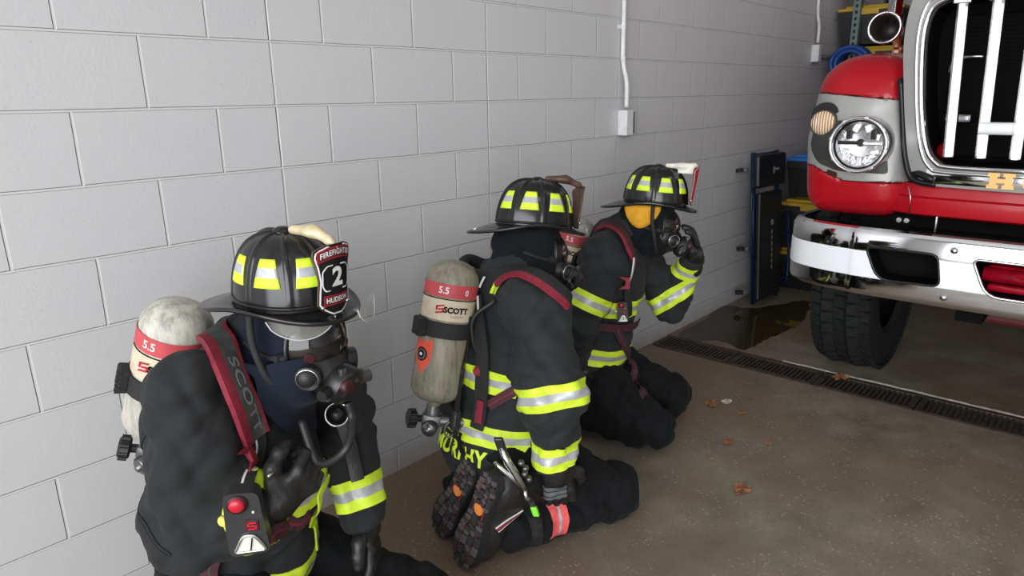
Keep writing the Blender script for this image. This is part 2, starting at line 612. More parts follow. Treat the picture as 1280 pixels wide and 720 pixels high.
box_struct('wall_left', (FRONT_X-.2, 0, -.02), (BACK_X+.2, .2, CEIL), M['block'])
box_struct('wall_back', (BACK_X, RIGHT_Y, -.02), (BACK_X+.2, 0, CEIL), M['block'])
box_struct('wall_right', (FRONT_X-.2, RIGHT_Y-.2, -.02), (BACK_X+.2, RIGHT_Y, CEIL), M['block'])
box_struct('ceiling', (FRONT_X-.2, RIGHT_Y-.2, CEIL), (BACK_X+.2, .2, CEIL+.15), M['ceiling'])
# street side: piers and a lintel round the open bay door
DOOR_Y0, DOOR_Y1, DOOR_H = -7.6, -.55, 3.9
bm = BM()
for lo, hi in (((FRONT_X-.2, DOOR_Y1, -.02), (FRONT_X, 0, CEIL)), ((FRONT_X-.2, RIGHT_Y, -.02), (FRONT_X, DOOR_Y0, CEIL)),
               ((FRONT_X-.2, DOOR_Y0, DOOR_H), (FRONT_X, DOOR_Y1, CEIL))):
    lo, hi = Vector(lo), Vector(hi); b_box(bm, (lo+hi)/2, hi-lo)
structure(bmobj('wall_front', bm, M['block']))

# floor with a slot for the drain
TX0, TX1 = 3.715, 3.945
bm = BM()
for lo, hi in (((FRONT_X-3, RIGHT_Y-.2, -.15), (TX0, .2, 0)), ((TX1, RIGHT_Y-.2, -.15), (BACK_X+.2, .2, 0)),
               ((TX0, RIGHT_Y-.2, -.15), (TX1, .2, -.09))):
    lo, hi = Vector(lo), Vector(hi); b_box(bm, (lo+hi)/2, hi-lo)
structure(bmobj('floor', bm, M['floor']))

# cast iron drain gratings lying in the slot, one panel every half metre
def grate(y0, y1):
    bm = BM()
    b_box(bm, ((TX0+.016), (y0+y1)/2, -.006), (.026, y1-y0-.008, .022))
    b_box(bm, ((TX1-.016), (y0+y1)/2, -.006), (.026, y1-y0-.008, .022))
    n = 20; p = (y1-y0-.008)/n
    for i in range(n+1):
        y = y0+.004+i*p
        if i in (0, n): b_box(bm, ((TX0+TX1)/2, min(max(y, y0+.014), y1-.014), -.006), (TX1-TX0-.05, .02, .021))
        else: b_box(bm, ((TX0+TX1)/2, y, -.007), (TX1-TX0-.05, .0105, .02))
    return bm
names = ['nearest the block wall', 'second from the block wall, leading from the puddle', 'in front of the tyre, holding a brown leaf', 'just right of the tyre', 'under the bumper recess', 'at the right edge of the view']
g0 = None
for i in range(6):
    y1 = -.02-i*.5; y0 = y1-.5
    o = bmobj('drain_grate', grate(y0, y1), M['iron'])
    tag(o, 'rusty slotted iron drain grating panel, '+names[i], 'drain grate', 'floor drain gratings')
bm = BM()
b_box(bm, (TX0-.004, -4.3, -.03), (.008, 8.5, .066)); b_box(bm, (TX1+.004, -4.3, -.03), (.008, 8.5, .066))
b_box(bm, ((TX0+TX1)/2, -4.3, -.086), (TX1-TX0, 8.5, .006))
structure(bmobj('trim_drain', bm, M['iron']))
# chipped pale concrete lip along the far side of the drain
rr = random.Random(4)
bm = BM(); prev = None
Y = np.arange(-3.2, -.75, .045)
up = []
for y in Y:
    a = .016+.012*rr.random(); b = .010*rr.random()
    up.append((bm.verts.new((TX1+.006+b, y, .001)), bm.verts.new((TX1+.010+b, y, .007)), bm.verts.new((TX1+.010+b+a, y, .006)), bm.verts.new((TX1+.016+b+a, y, .001))))
for A, B in zip(up, up[1:]):
    for k in range(3): bm.faces.new((A[k], A[k+1], B[k+1], B[k]))
structure(bmobj('trim_drain_edge', bm, plain('pale_concrete', (.40, .36, .30), .8, 0, .3, 40), smooth=True))

# ------------------------------------------------------------------ conduits on the wall
def conduit(xb, z0, z1, label, flip=1, side=None):
    t = empty('electrical_conduit', (xb, 0, z0))
    tag(t, label, 'conduit')
    bm = BM()
    pts = catmull([(xb, -.018, z1), (xb+.002, -.018, z0+.62), (xb+.004, -.020, z0+.34), (xb+.022, -.034, z0+.22), (xb+.024, -.036, z0+.09)], 8)
    b_tube(bm, pts, .0125, 12)
    bmobj('pipe', bm, M['white_paint'], t, True)
    bm = BM(); b_box(bm, (xb+.024, -.032, z0+.008), (.07, .062, .135), bev=.006)
    bo = bmobj('junction_box', bm, M['white_paint'], t)
    bm = BM(); b_box(bm, (xb+.068, -.032, z0+.008), (.022, .05, .12), bev=.005)
    b_box(bm, (xb+.0805, -.032, z0+.035), (.006, .03, .034), bev=.002)
    b_box(bm, (xb+.0805, -.032, z0-.02), (.006, .03, .034), bev=.002)
    bmobj('outlet_plate', bm, M['dark_plate'], bo)
    for z in (z0+.5, z0+1.1):
        bm = BM(); b_cyl(bm, (xb+.001, -.018, z-.012), (xb+.001, -.018, z+.012), .0155, seg=14)
        b_box(bm, (xb+.001, -.003, z), (.06, .005, .022), bev=.002)
        bmobj('strap_clip', bm, M['white_paint'], t)
    return t
conduit(3.296, 1.395, 4.55, 'white vertical conduit ending in a box with dark outlet, middle of wall')
t = conduit(6.118, 1.845, 4.55, 'thin white conduit and box near the corner, beside the storage rack')
bm = BM(); b_tube(bm, [(6.2, -.03, 1.835), (6.9, -.03, 1.835)], .014, 10)
bmobj('side_pipe', bm, plain('grey_pipe', (.14, .15, .16), .5), t, True)

# ------------------------------------------------------------------ puddle and wet stain
def blob(pts, z, n=6, seed=3, jit=.012):
    r = random.Random(seed)
    C = catmull([(x, y, z) for x, y in pts], n, closed=True)
    return [(x+r.uniform(-jit, jit), y+r.uniform(-jit, jit)) for x, y, _ in C]
def flat_patch(name, poly, th, mat):
    bm = BM(); b_prism(bm, poly, Matrix.Translation((0, 0, .0005)), th)
    bmesh.ops.triangulate(bm, faces=bm.faces)
    return bmobj(name, bm, mat)
q = NT('standing_water'); q.set(Base_Color=(.045, .032, .012), Roughness=.05, Specular_IOR_Level=.3)
M['water'] = q.m
PX = [(848, 420), (880, 400), (905, 383), (940, 386), (970, 382), (1000, 376), (1012, 380), (1010, 392), (998, 408), (985, 412), (962, 422), (945, 432), (928, 437), (895, 425), (868, 428)]
poly = blob([tuple(at(x, y, Z=0)[:2]) for x, y in PX], 0, 5, 5, .012)
tag(flat_patch('puddle', poly, .003, M['water']), 'dark shallow puddle of water on the floor between drain and creeper', 'puddle')

# ------------------------------------------------------------------ leaves and scraps
q = NT('dry_leaf'); n = q.noise(45, 3)
q.set(Base_Color=q.ramp(n, [(.3, (.18, .06, .02)), (.7, (.42, .17, .07))]), Roughness=.8); M['leaf'] = q.m
M['scrap'] = plain('pale_scrap', (.55, .50, .42), .8)
def leaf(loc, size, seed, mat, name='dry_leaf', lobes=7):
    r = random.Random(seed); bm = BM()
    n = 42; ring = []
    c = bm.verts.new((loc[0], loc[1], .006+size*.15))
    rot = r.uniform(0, 6.28)
    R = []
    for s in (.5, 1.0):
        row = []
        for i in range(n):
            a = 2*PI*i/n
            rad = size*1.15*s*(.66+.16*math.cos(lobes*a+seed)*(s > .7)+.12*math.cos(3*a+2*seed)*(s > .7)+.28*r.random()*(s > .7))*(1.25 if math.cos(a) > .2 else .95)
            z = .004+size*(.10*abs(math.sin(2*a+seed))+(.22*r.random() if s > .7 else .12))
            row.append(bm.verts.new((loc[0]+rad*math.cos(a+rot), loc[1]+rad*math.sin(a+rot)*.8, z)))
        R.append(row)
    for i in range(n):
        j = (i+1) % n
        bm.faces.new((c, R[0][i], R[0][j])); bm.faces.new((R[0][i], R[1][i], R[1][j], R[0][j]))
    o = bmobj(name, bm, mat, None, False)
    md = o.modifiers.new('thick', 'SOLIDIFY'); md.thickness = .0015
    return o
for (x, y, s, lab) in ((889, 506, .036, 'crumpled orange-brown leaf left of a pale scrap on the floor'),
                       (926, 517, .018, 'small reddish leaf bit right of the pale scrap'),
                       (928, 614, .036, 'brown crumpled leaf alone in the middle of the open floor'),
                       (910, 554, .024, 'faint brown leaf fragment halfway between scrap and lone leaf'),
                       (960, 556, .014, 'tiny curled leaf fragment on bare concrete')):
    p = at(x, y, Z=0)
    tag(leaf(p, s, int(x), M['leaf']), lab, 'leaf', 'dry leaves on the floor')
p = at(1051, 472, Z=0)
o = leaf((p[0]-.02, p[1], 0), .042, 5, M['leaf']); o.location.z = .006
tag(o, 'orange-brown leaf lying on the iron drain grating', 'leaf', 'dry leaves on the floor')
p = at(909, 503, Z=0)
tag(leaf(p, .03, 9, M['scrap'], 'paper_scrap', 3), 'pale crumpled paper scrap lying between two brown leaves', 'paper scrap')

# ------------------------------------------------------------------ mechanic's creeper leaning on the wall
M['navy_pad'] = plain('black_vinyl', (.010, .011, .014), .38, 0, .2)
M['blue_frame'] = plain('blue_steel', (.012, .035, .10), .32, .5)
M['zinc'] = plain('zinc', (.45, .45, .45), .35, .9)
M['black_rubber'] = plain('black_rubber', (.012, .012, .012), .7)
cr = empty('mechanic_creeper', (5.10, -.20, 0))
tag(cr, 'black padded mechanic creeper with blue steel frame standing upright against the wall', 'creeper')
# board stands nearly upright, long axis along the local w direction
cw = Vector((-.02, .075, 1.12)).normalized(); cu_ = Vector((.995, -.10, 0)).normalized(); cn = cu_.cross(cw)
O = Vector((4.90, -.165, .02))
def cp(u, w, n=0.0): return O+cu_*u+cw*w+cn*n
fr = BM()
for u in (.02, .36):
    b_tube(fr, [cp(u, .0), cp(u, 1.12)], .017, 10)
b_tube(fr, [cp(.02, .02), cp(.36, .02)], .014, 10); b_tube(fr, [cp(.02, 1.1), cp(.36, 1.1)], .014, 10)
b_tube(fr, catmull([cp(.0, .36, .02), cp(-.055, .40, .03), cp(-.055, .80, .03), cp(.0, .86, .02)], 6), .010, 8)
b_tube(fr, catmull([cp(.38, .1, .02), cp(.49, .12, .03), cp(.50, .60, .03), cp(.44, .66, .03), cp(.38, .62, .02)], 6), .010, 8)
b_tube(fr, [cp(.38, .13, .02), cp(.50, .13, .03)], .008, 8); b_tube(fr, [cp(.38, .48, .02), cp(.50, .48, .03)], .008, 8)
bmobj('frame', fr, M['blue_frame'], cr, True)
pad = BM(); Mx = frame((0, 0, 0), cu_, cw).to_3x3()
b_box(pad, cp(.19, .43, .028), (.33, .80, .045), Mx, bev=.014)
# white stitched maker mark: small lozenge and a thin bar, printed on the pads
M['faded_print'] = plain('faded_print', (.32, .33, .30), .6)
b_cyl(pad, cp(.21, .60, .0505), cp(.21, .60, .0515), .022, seg=20, mi=1)
for k in range(7): b_box(pad, cp(.205, .53-.045*k, .051), (.012, .03, .001), Mx, mi=1)
bmobj('back_pad', pad, [M['navy_pad'], M['faded_print']], cr)
pad = BM(); b_box(pad, cp(.20, .985, .032), (.40, .24, .055), Mx, bev=.02)
b_box(pad, cp(.24, .99, .060), (.09, .016, .001), Mx, mi=1); b_box(pad, cp(.21, .985, .060), (.02, .05, .001), Mx, mi=1)
bmobj('headrest', pad, [M['navy_pad'], M['faded_print']], cr)
for (u, w) in ((-.02, .09), (.0, .42), (-.02, 1.0), (.40, .09), (.40, 1.0)):
    ca = BM(); b_cyl(ca, cp(u, w, -.02), cp(u, w, -.055), .012, seg=10)
    co = bmobj('caster', ca, M['zinc'], cr)
    ca = BM(); c = cp(u-.015, w, -.078); b_cyl(ca, c-cw*.012, c+cw*.012, .03, seg=18)
    bmobj('wheel', ca, M['black_rubber'], co)

# ------------------------------------------------------------------ storage totes and rack
M['tote_black'] = plain('tote_black', (.012, .013, .014), .42, 0, .15)
M['lid_yellow'] = plain('lid_yellow', (.55, .36, .025), .45)
M['lid_blue'] = plain('lid_blue', (.03, .17, .52), .4)
def tote(name, c, s, lidm, label, group):
    """black tapered tote with ribs and a flanged snap lid; c = centre of its base"""
    t = empty(name, c); tag(t, label, 'tote', group)
    bm = BM(); x, y, h = s[0]/2, s[1]/2, s[2]-.05
    def ring(k, z): return [bm.verts.new((c[0]+sx*x*k, c[1]+sy*y*k, c[2]+z)) for sx, sy in ((-1, -1), (1, -1), (1, 1), (-1, 1))]
    rs = [ring(.86, .0), ring(.87, .03), ring(.95, h-.05), ring(.985, h-.05), ring(.985, h)]
    bm.faces.new(rs[0][::-1]); bm.faces.new(rs[-1])
    for A, B in zip(rs, rs[1:]):
        for i in range(4): bm.faces.new((A[i], A[(i+1) % 4], B[(i+1) % 4], B[i]))
    for k in range(-2, 3):
        b_box(bm, (c[0]-x*.905, c[1]+k*y*.33, c[2]+h*.46), (.016, y*.12, h*.78), (0, -math.atan(.09*x/h), 0))
        b_box(bm, (c[0]+k*x*.33, c[1]-y*.905, c[2]+h*.46), (x*.12, .016, h*.78), (math.atan(.09*y/h), 0, 0))
    bmobj('tub', bm, M['tote_black'], t)
    bm = BM()
    b_box(bm, (c[0], c[1], c[2]+h+.014), (s[0]*1.02, s[1]*1.02, .026), bev=.008)
    b_box(bm, (c[0], c[1], c[2]+h+.036), (s[0]*.86, s[1]*.84, .024), bev=.01)
    for sx in (-1, 1): b_box(bm, (c[0]+sx*x*1.01, c[1], c[2]+h-.006), (.022, s[1]*.28, .05), bev=.006)
    for k in (-1, 0, 1): b_box(bm, (c[0]+k*x*.5, c[1], c[2]+h+.05), (.04, s[1]*.7, .008), bev=.003)
    bmobj('lid', bm, lidm, t)
    return t
TY = -.30
tote('storage_tote', (5.90, TY, 0), (.70, .50, .335), M['lid_yellow'], 'black tote with yellow lid on the floor, bottom of the stack behind the bumper', 'stacked totes on the floor')
tote('storage_tote', (5.89, TY-.005, .345), (.70, .50, .385), M['lid_yellow'], 'black tote with yellow lid, middle of the stack behind the bumper', 'stacked totes on the floor')
tote('storage_tote', (5.92, TY-.0, .745), (.66, .46, .33), M['lid_blue'], 'black tote with bright blue lid, top of the floor stack beside the truck', 'stacked totes on the floor')

M['rack_grey'] = plain('rack_steel', (.16, .20, .20), .5, .4)
rk = empty('storage_rack', (6.92, -.5, 0))
tag(rk, 'grey slotted steel storage rack in the corner behind the truck', 'rack')
for (x, y) in ((6.50, -.20), (6.50, -.93), (7.34, -.20), (7.34, -.93)):
    bm = BM(); b_box(bm, (x, y, 1.25), (.008, .055, 2.5)); b_box(bm, (x+.03, y-.026, 1.25), (.06, .008, 2.5))
    for k in range(48): b_box(bm, (x-.0045, y, .08+.05*k), (.002, .018, .026), mi=1)
    bmobj('upright', bm, [M['rack_grey'], M['pit']], rk)
for z in (.30, .95, 1.585, 2.42):
    bm = BM()
    b_box(bm, (6.515, -.50, z-.03), (.02, .90, .05)); b_box(bm, (7.33, -.50, z-.03), (.02, .90, .05))
    b_box(bm, (6.92, -.50, z-.008), (.80, .92, .014))
    bmobj('shelf_board', bm, M['rack_grey'], rk)
tote('storage_tote', (6.87, -.30, 1.588), (.64, .50, .325), M['lid_yellow'], 'black tote with yellow lid on the rack, directly behind the blue hose coil', 'totes on the rack')
tote('storage_tote', (6.87, -.29, 1.932), (.64, .50, .31), M['lid_yellow'], 'uppermost black tote with yellow lid on the rack, left of the chrome horn', 'totes on the rack')
bm = BM()
for k in range(4):
    for j in range(2):
        R = .125-.03*j
        b_tube(bm, [(6.33+.034*k+.004*j, -.235+R*math.cos(a)*1.15, 1.775+R*math.sin(a)) for a in np.linspace(0, 2*PI, 28, endpoint=False)], .018, 8, closed=True)
b_tube(bm, catmull([(6.42, -.235, 1.90), (6.40, -.30, 1.84), (6.38, -.38, 1.78), (6.40, -.40, 1.62)], 6), .017, 8)
tag(bmobj('hose_coil', bm, plain('blue_hose', (.015, .07, .30), .45), None, True), 'coil of bright blue hose hung on the rack post below the yellow lids', 'hose')

# ------------------------------------------------------------------ light
w = bpy.data.worlds.new('overcast'); SC.world = w; w.use_nodes = True
nt = w.node_tree; bg = nt.nodes['Background']
bg.inputs['Color'].default_value = (.80, .88, 1.0, 1); bg.inputs['Strength'].default_value = .5

def area(name, loc, rot, sx, sy, power, col, spread=180):
    l = bpy.data.lights.new(name, 'AREA'); l.shape = 'RECTANGLE'; l.size = sx; l.size_y = sy
    l.energy = power; l.color = col; l.spread = math.radians(spread)
    o = bpy.data.objects.new(name, l); COL.objects.link(o); o.location = loc; o.rotation_euler = rot
    return o
# overcast daylight entering through the open bay door
area('bay_door_daylight', (FRONT_X-.1, (DOOR_Y0+DOOR_Y1)/2, DOOR_H/2), (0, -PI/2, 0), DOOR_H, DOOR_Y1-DOOR_Y0, 560, (.95, .97, 1.0))
# ceiling tubes out of view, added as weak extra light
def lamp(x, y, label):
    t = empty('added_lamp', (x, y, CEIL)); tag(t, label, 'lamp', 'added ceiling lamps')
    bm = BM(); b_box(bm, (x, y, CEIL-.05), (1.25, .24, .09), bev=.01); bmobj('housing', bm, M['white_paint'], t)
    bm = BM()
    for s in (-.06, .06): b_cyl(bm, (x-.58, y+s, CEIL-.115), (x+.58, y+s, CEIL-.115), .016, seg=12)
    q = NT('tube_glow'); q.set(Base_Color=(.9, .9, .9), Emission_Color=(1, .95, .86), Emission_Strength=6.0)
    bmobj('tube', bm, q.m, t)
    area('added_lamp_light', (x, y, CEIL-.16), (0, 0, 0), 1.2, .3, LAMP_W, (1, .95, .87))
LAMP_W = 5
lamp(.5, -3.6, 'unseen added ceiling tube lamp over the floor near the bay door'); lamp(3.6, -3.4, 'unseen added ceiling tube lamp above the drain'); lamp(6.2, -3.4, 'unseen added ceiling tube lamp above the truck cab')

cam = bpy.data.cameras.new('camera'); co = bpy.data.objects.new('camera', cam); COL.objects.link(co)
cam.sensor_width = 36; cam.lens = CAM_F/1280*36; cam.clip_start = .05; cam.clip_end = 100
Mc = Matrix((Vector(CR), Vector(CU), -Vector(CF))).transposed().to_4x4(); Mc.translation = Vector(CAM_C)
co.matrix_world = Mc
SC.camera = co
SC.view_settings.view_transform = 'Standard'; SC.view_settings.look = 'None'
SC.view_settings.gamma = 1; SC.view_settings.use_curve_mapping = False
SC.view_settings.exposure = 0.0
# ================================================================== FIRE TRUCK (front end, parked beyond the drain)
def paint(name, col, rough=.16, metal=0.0):
    q = NT(name); n = q.noise(3, 3)
    q.set(Base_Color=q.ramp(n, [(.3, [c*.94 for c in col]), (.7, [min(1, c*1.05) for c in col])]), Roughness=rough, Metallic=metal, Coat_Weight=.12, Coat_Roughness=.05, Specular_IOR_Level=.3)
    return q.m
M['red'] = paint('red_paint', (.40, .006, .014), .25)
M['silver'] = paint('silver_paint', (.37, .365, .35), .30, .25)
M['chrome'] = plain('chrome', (.78, .78, .79), .06, 1.0, .03)
M['chrome_soft'] = plain('chrome_soft', (.74, .74, .75), .22, 1.0, .05)
M['black_gloss'] = plain('black_gloss', (.010, .010, .011), .25, Specular_IOR_Level=.3)
M['black_matte'] = plain('black_matte', (.005, .005, .0055), .8, Specular_IOR_Level=.08)
M['panel_grey'] = plain('panel_grey', (.045, .045, .040), .35, Specular_IOR_Level=.25)
M['reflective_white'] = plain('reflective_white', (.86, .88, .90), .35, 0, .02)
M['reflector'] = plain('reflector', (.80, .80, .80), .36, 1.0, .25, 60)
M['gold'] = plain('gold_leaf', (.78, .46, .16), .4, .25, .06)
M['red_lens'] = plain('red_lens', (.30, .004, .014), .12, 0, .2)
M['glass_dark'] = plain('dark_glass', (.015, .018, .02), .06)
q = NT('clear_lens'); q.set(Base_Color=(.92, .94, .95), Roughness=.03, Transmission_Weight=.9, IOR=1.1, Alpha=.10); M['clear_lens'] = q.m
M['tyre'] = plain('tyre_rubber', (.017, .018, .018), .85, 0, .25, 40, Specular_IOR_Level=.15)

TK = empty('fire_truck', (4.6, -2.15, 0))
tag(TK, 'red and silver fire truck with chrome bumper and round headlight parked at right', 'fire truck')
YC = -2.15                                         # centre line
def mir(y): return 2*YC-y

def bool_cut(o, cutters):
    for c in cutters:
        md = o.modifiers.new('b', 'BOOLEAN'); md.operation = 'DIFFERENCE'; md.object = c; md.solver = 'EXACT'
    dg = bpy.context.evaluated_depsgraph_get(); dg.update()
    me = bpy.data.meshes.new_from_object(o.evaluated_get(dg))
    o.modifiers.clear(); old = o.data; o.data = me; bpy.data.meshes.remove(old)
    for c in cutters: bpy.data.objects.remove(c)
    return o

def rounded(pts, r, n=5):
    """polygon with its corners rounded by r"""
    out = []; k = len(pts)
    for i in range(k):
        p0, p1, p2 = [np.array(pts[(i+j) % k], float) for j in (-1, 0, 1)]
        rr_ = r if not hasattr(r, '__len__') else r[i]
        a = (p0-p1)/np.linalg.norm(p0-p1); b = (p2-p1)/np.linalg.norm(p2-p1)
        s, e = p1+a*rr_, p1+b*rr_
        for t in np.linspace(0, 1, n): out.append((1-t)**2*s+2*t*(1-t)*p1+t*t*e)
    return [tuple(p) for p in out]

# ---- bumper: plan curve swept as a lipped channel
def bumper_plan():
    left = [(3.62, -.965), (3.46, -.955), (3.36, -.975), (3.285, -1.04), (3.235, -1.15), (3.21, -1.27), (3.2, -1.40)]
    half = catmull([np.array(p) for p in left]+[np.array((3.2, YC))], 8)
    half = half[:-1] if False else half
    right = [(x, mir(y)) for x, y in half[::-1][1:]]
    return [tuple(p) for p in half]+right
plan = bumper_plan()
def sweep(name, plan, prof, mats, parent, mi=None, closed=True):
    """prof: (outward offset, z) pairs swept along the plan polyline"""
    P = np.array(plan); T = np.gradient(P, axis=0); T /= np.linalg.norm(T, axis=1)[:, None]
    N = np.stack([T[:, 1], -T[:, 0]], 1)
    if N[len(N)//2][0] > 0: N = -N
    V = []; Fc = []; MI = []
    m = len(prof)
    for p, n in zip(P, N):
        for o, z in prof: V.append((p[0]+n[0]*o, p[1]+n[1]*o, z))
    for i in range(len(P)-1):
        for j in range(m if closed else m-1):
            a, b = i*m+j, i*m+(j+1) % m
            Fc.append((a, b, b+m, a+m)); MI.append(mi[j] if mi else 0)
    if closed:
        Fc.append(tuple(range(m))[::-1]); Fc.append(tuple(range((len(P)-1)*m, len(P)*m))); MI += [0, 0]
    o = meshd(name, V, Fc, mats, parent, True, MI)
    bm = BM(); bm.from_mesh(o.data); bmesh.ops.recalc_face_normals(bm, faces=bm.faces); bm.to_mesh(o.data); bm.free()
    return autosmooth(o, 30)
Z0, Z1 = .688, .985
bp = sweep('bumper', plan, [(-.06, Z0+.012), (-.012, Z0), (-.002, Z0+.014), (0, Z0+.03), (.0012, Z0+.085), (.0012, Z1-.10), (0, Z1-.03), (-.012, Z1-.008), (-.03, Z1-.002), (-.045, Z1-.006), (-.045, Z1-.016), (-.034, Z1-.018), (-.024, Z1-.04), (-.024, Z0+.03), (-.06, Z0+.022)], M['chrome'], TK)
def prism_x(poly, x0, x1):
    bm = BM(); A = [bm.verts.new((x0, y, z)) for y, z in poly]; B = [bm.verts.new((x1, y, z)) for y, z in poly]
    n = len(A); bm.faces.new(A); bm.faces.new(B[::-1])
    for i in range(n): bm.faces.new((A[i], B[i], B[(i+1) % n], A[(i+1) % n]))
    bmesh.ops.recalc_face_normals(bm, faces=bm.faces)
    return bm
hole1 = rounded([(-1.345, .905), (-1.618, .905), (-1.640, .775), (-1.405, .768)], [.03, .03, .03, .05])
hole2 = rounded([(-1.738, .905), (mir(-1.738), .905), (mir(-1.80), .762), (-1.80, .762)], [.03, .03, .05, .05])
hole3 = [(mir(y), z) for y, z in hole1]
bool_cut(bp, [bmobj('cutter', prism_x(h, 3.1, 3.3), None) for h in (hole1, hole2, hole3)])
autosmooth(bp, 30)
# white reflective stripe along the bumper, kept clear of the recesses
stripe = sweep('reflective_stripe', plan, [(.0020, Z0+.082), (.0034, Z0+.084), (.0034, Z1-.102), (.0020, Z1-.10)], M['reflective_white'], bp)
def grow(h, k=.004):
    c = np.mean(h, 0); return [tuple(c+(np.array(p)-c)*(1+k/np.linalg.norm(np.array(p)-c))) for p in h]
bool_cut(stripe, [bmobj('cutter', prism_x(grow(h), 3.1, 3.3), None) for h in (hole1, hole2, hole3)])
stripe.data.materials.clear(); stripe.data.materials.append(M['reflective_white'])
def split_loose(o):
    """each island of a mesh becomes a part of its own"""
    bm = BM(); bm.from_mesh(o.data); seen = set(); isl = []
    for v in bm.verts:
        if v.index in seen: continue
        st = [v]; grp = []
        seen.add(v.index)
        while st:
            q_ = st.pop(); grp.append(q_.index)
            for e in q_.link_edges:
                w_ = e.other_vert(q_)
                if w_.index not in seen: seen.add(w_.index); st.append(w_)
        isl.append(set(grp))
    for g_ in isl[1:]:
        b2 = bm.copy(); bmesh.ops.delete(b2, geom=[v for v in b2.verts if v.index not in g_], context='VERTS')
        me = bpy.data.meshes.new(o.name); b2.to_mesh(me); b2.free(); link(o.name.split('.')[0], me, list(o.data.materials), o.parent, False)
    bmesh.ops.delete(bm, geom=[v for v in bm.verts if v.index not in isl[0]], context='VERTS'); bm.to_mesh(o.data); bm.free()
split_loose(stripe)
# rolled rims of the recesses and dark pockets behind them
for h, pocket in ((hole1, 'black_matte'), (hole2, 'red_lens'), (hole3, 'black_matte')):
    bm = BM(); b_tube(bm, [(3.199, y, z) for y, z in h], .006, 8, closed=True)
    bmobj('recess_rim', bm, M['chrome_soft'] if pocket == 'red_lens' else M['black_gloss'], bp, True)
    bm = BM(); pk = grow(h, .008)
    A = [bm.verts.new((3.212, y, z)) for y, z in pk]; B = [bm.verts.new((3.36, y, z)) for y, z in pk]
    n = len(A); bm.faces.new(B)
    for i in range(n): bm.faces.new((A[i], A[(i+1) % n], B[(i+1) % n], B[i]))
    bmobj('recess', bm, M['black_matte'], bp)
# red siren speaker and light bar set in the centre recess
bm = BM()
b_box(bm, (3.30, YC, .845), (.10, .74, .07), bev=.02, mi=0)
b_cyl(bm, (3.26, -1.775, .842), (3.26, -2.5, .842), .030, seg=18)
b_box(bm, (3.31, -2.05, .785), (.09, .52, .03), bev=.01)
bmobj('warning_light', bm, M['red_lens'], TK, True)
for (y, z) in ((-1.672, .93), (-1.660, .733), (mir(-1.672), .93), (mir(-1.660), .733)):
    bm = BM(); b_lathe(bm, [(.0, .010), (.006, .009), (.012, .005), (.015, .0)], (3.1985, y, z), (-1, 0, 0), 16)
    bmobj('bolt', bm, M['chrome_soft'], bp, True)

# ---- fender and nose as one smooth body, split where the paint changes
def fender(sgn):
    g = (lambda y: y) if sgn < 0 else mir
    def yy(c): return np.array((c[0], g(c[1]), c[2]))
    body = bx(yy((4.34, -1.185, 1.36)), (.90, .22, .34), .16)
    shoulder = rc(yy((3.72, -1.175, 1.47)), yy((4.9, -1.175, 1.54)), .222, .235)
    nose = rc(yy((3.61, -1.165, 1.36)), yy((3.61, -1.212, 1.40)), .19, .19)
    cheek = bx(yy((3.61, -1.195, 1.20)), (.195, .210, .20), .09)
    return U([body, shoulder, nose, cheek], .10)
FN = fender(-1)
arch = rc((4.30, -.7, .52), (4.30, -1.75, .52), .64, .64)          # wheel opening
FN = minus(FN, arch, .02)
def region(f, *planes):
    def g(P):
        d = f(P)
        for pl in planes: d = np.maximum(d, pl(P))
        return d
    g.box = f.box
    return g
# paint lines
def zb(P): return 1.545-.10*np.clip((-1.03-P[:, 1]), 0, .3)+.30*np.clip(P[:, 0]-3.55, 0, 1)*.3     # red above
def zv(P): return 1.155+.06*np.clip((P[:, 1]+1.16)/.15, 0, 1)+.0*P[:, 0]                              # red below
FN_top = region(FN, lambda P: zb(P)-P[:, 2])
FN_mid = region(FN, lambda P: P[:, 2]-zb(P)+.003, lambda P: zv(P)-P[:, 2]+.003)
FN_low = region(FN, lambda P: P[:, 2]-zv(P))
fender_lo = (3.30, -1.95, .98); fender_hi = (5.25, -.93, 1.80)
def piece(name, f, mat, par, h=.011):
    V, Q = snet(f, h, fender_lo, fender_hi, .0)
    o = meshd(name, V, Q, mat, par)
    return autosmooth(o, 40)
fd = piece('fender', FN_mid, M['silver'], TK)
piece('fender_crown', FN_top, M['red'], fd)
piece('fender_skirt', FN_low, M['red'], fd)
# right-hand fender: the same pieces mirrored about the centre line
def mirror_obj(src, name, parent):
    me = src.data.copy(); n = len(me.vertices)
    co_ = np.empty(n*3); me.vertices.foreach_get('co', co_); co_ = co_.reshape(-1, 3); co_[:, 1] = 2*YC-co_[:, 1]
    me.vertices.foreach_set('co', co_.ravel()); me.flip_normals()
    return link(name, me, None, parent, False)
fd2 = mirror_obj(fd, 'fender', TK)
for ch in [c for c in fd.children]: mirror_obj(ch, ch.name.split('.')[0], fd2)

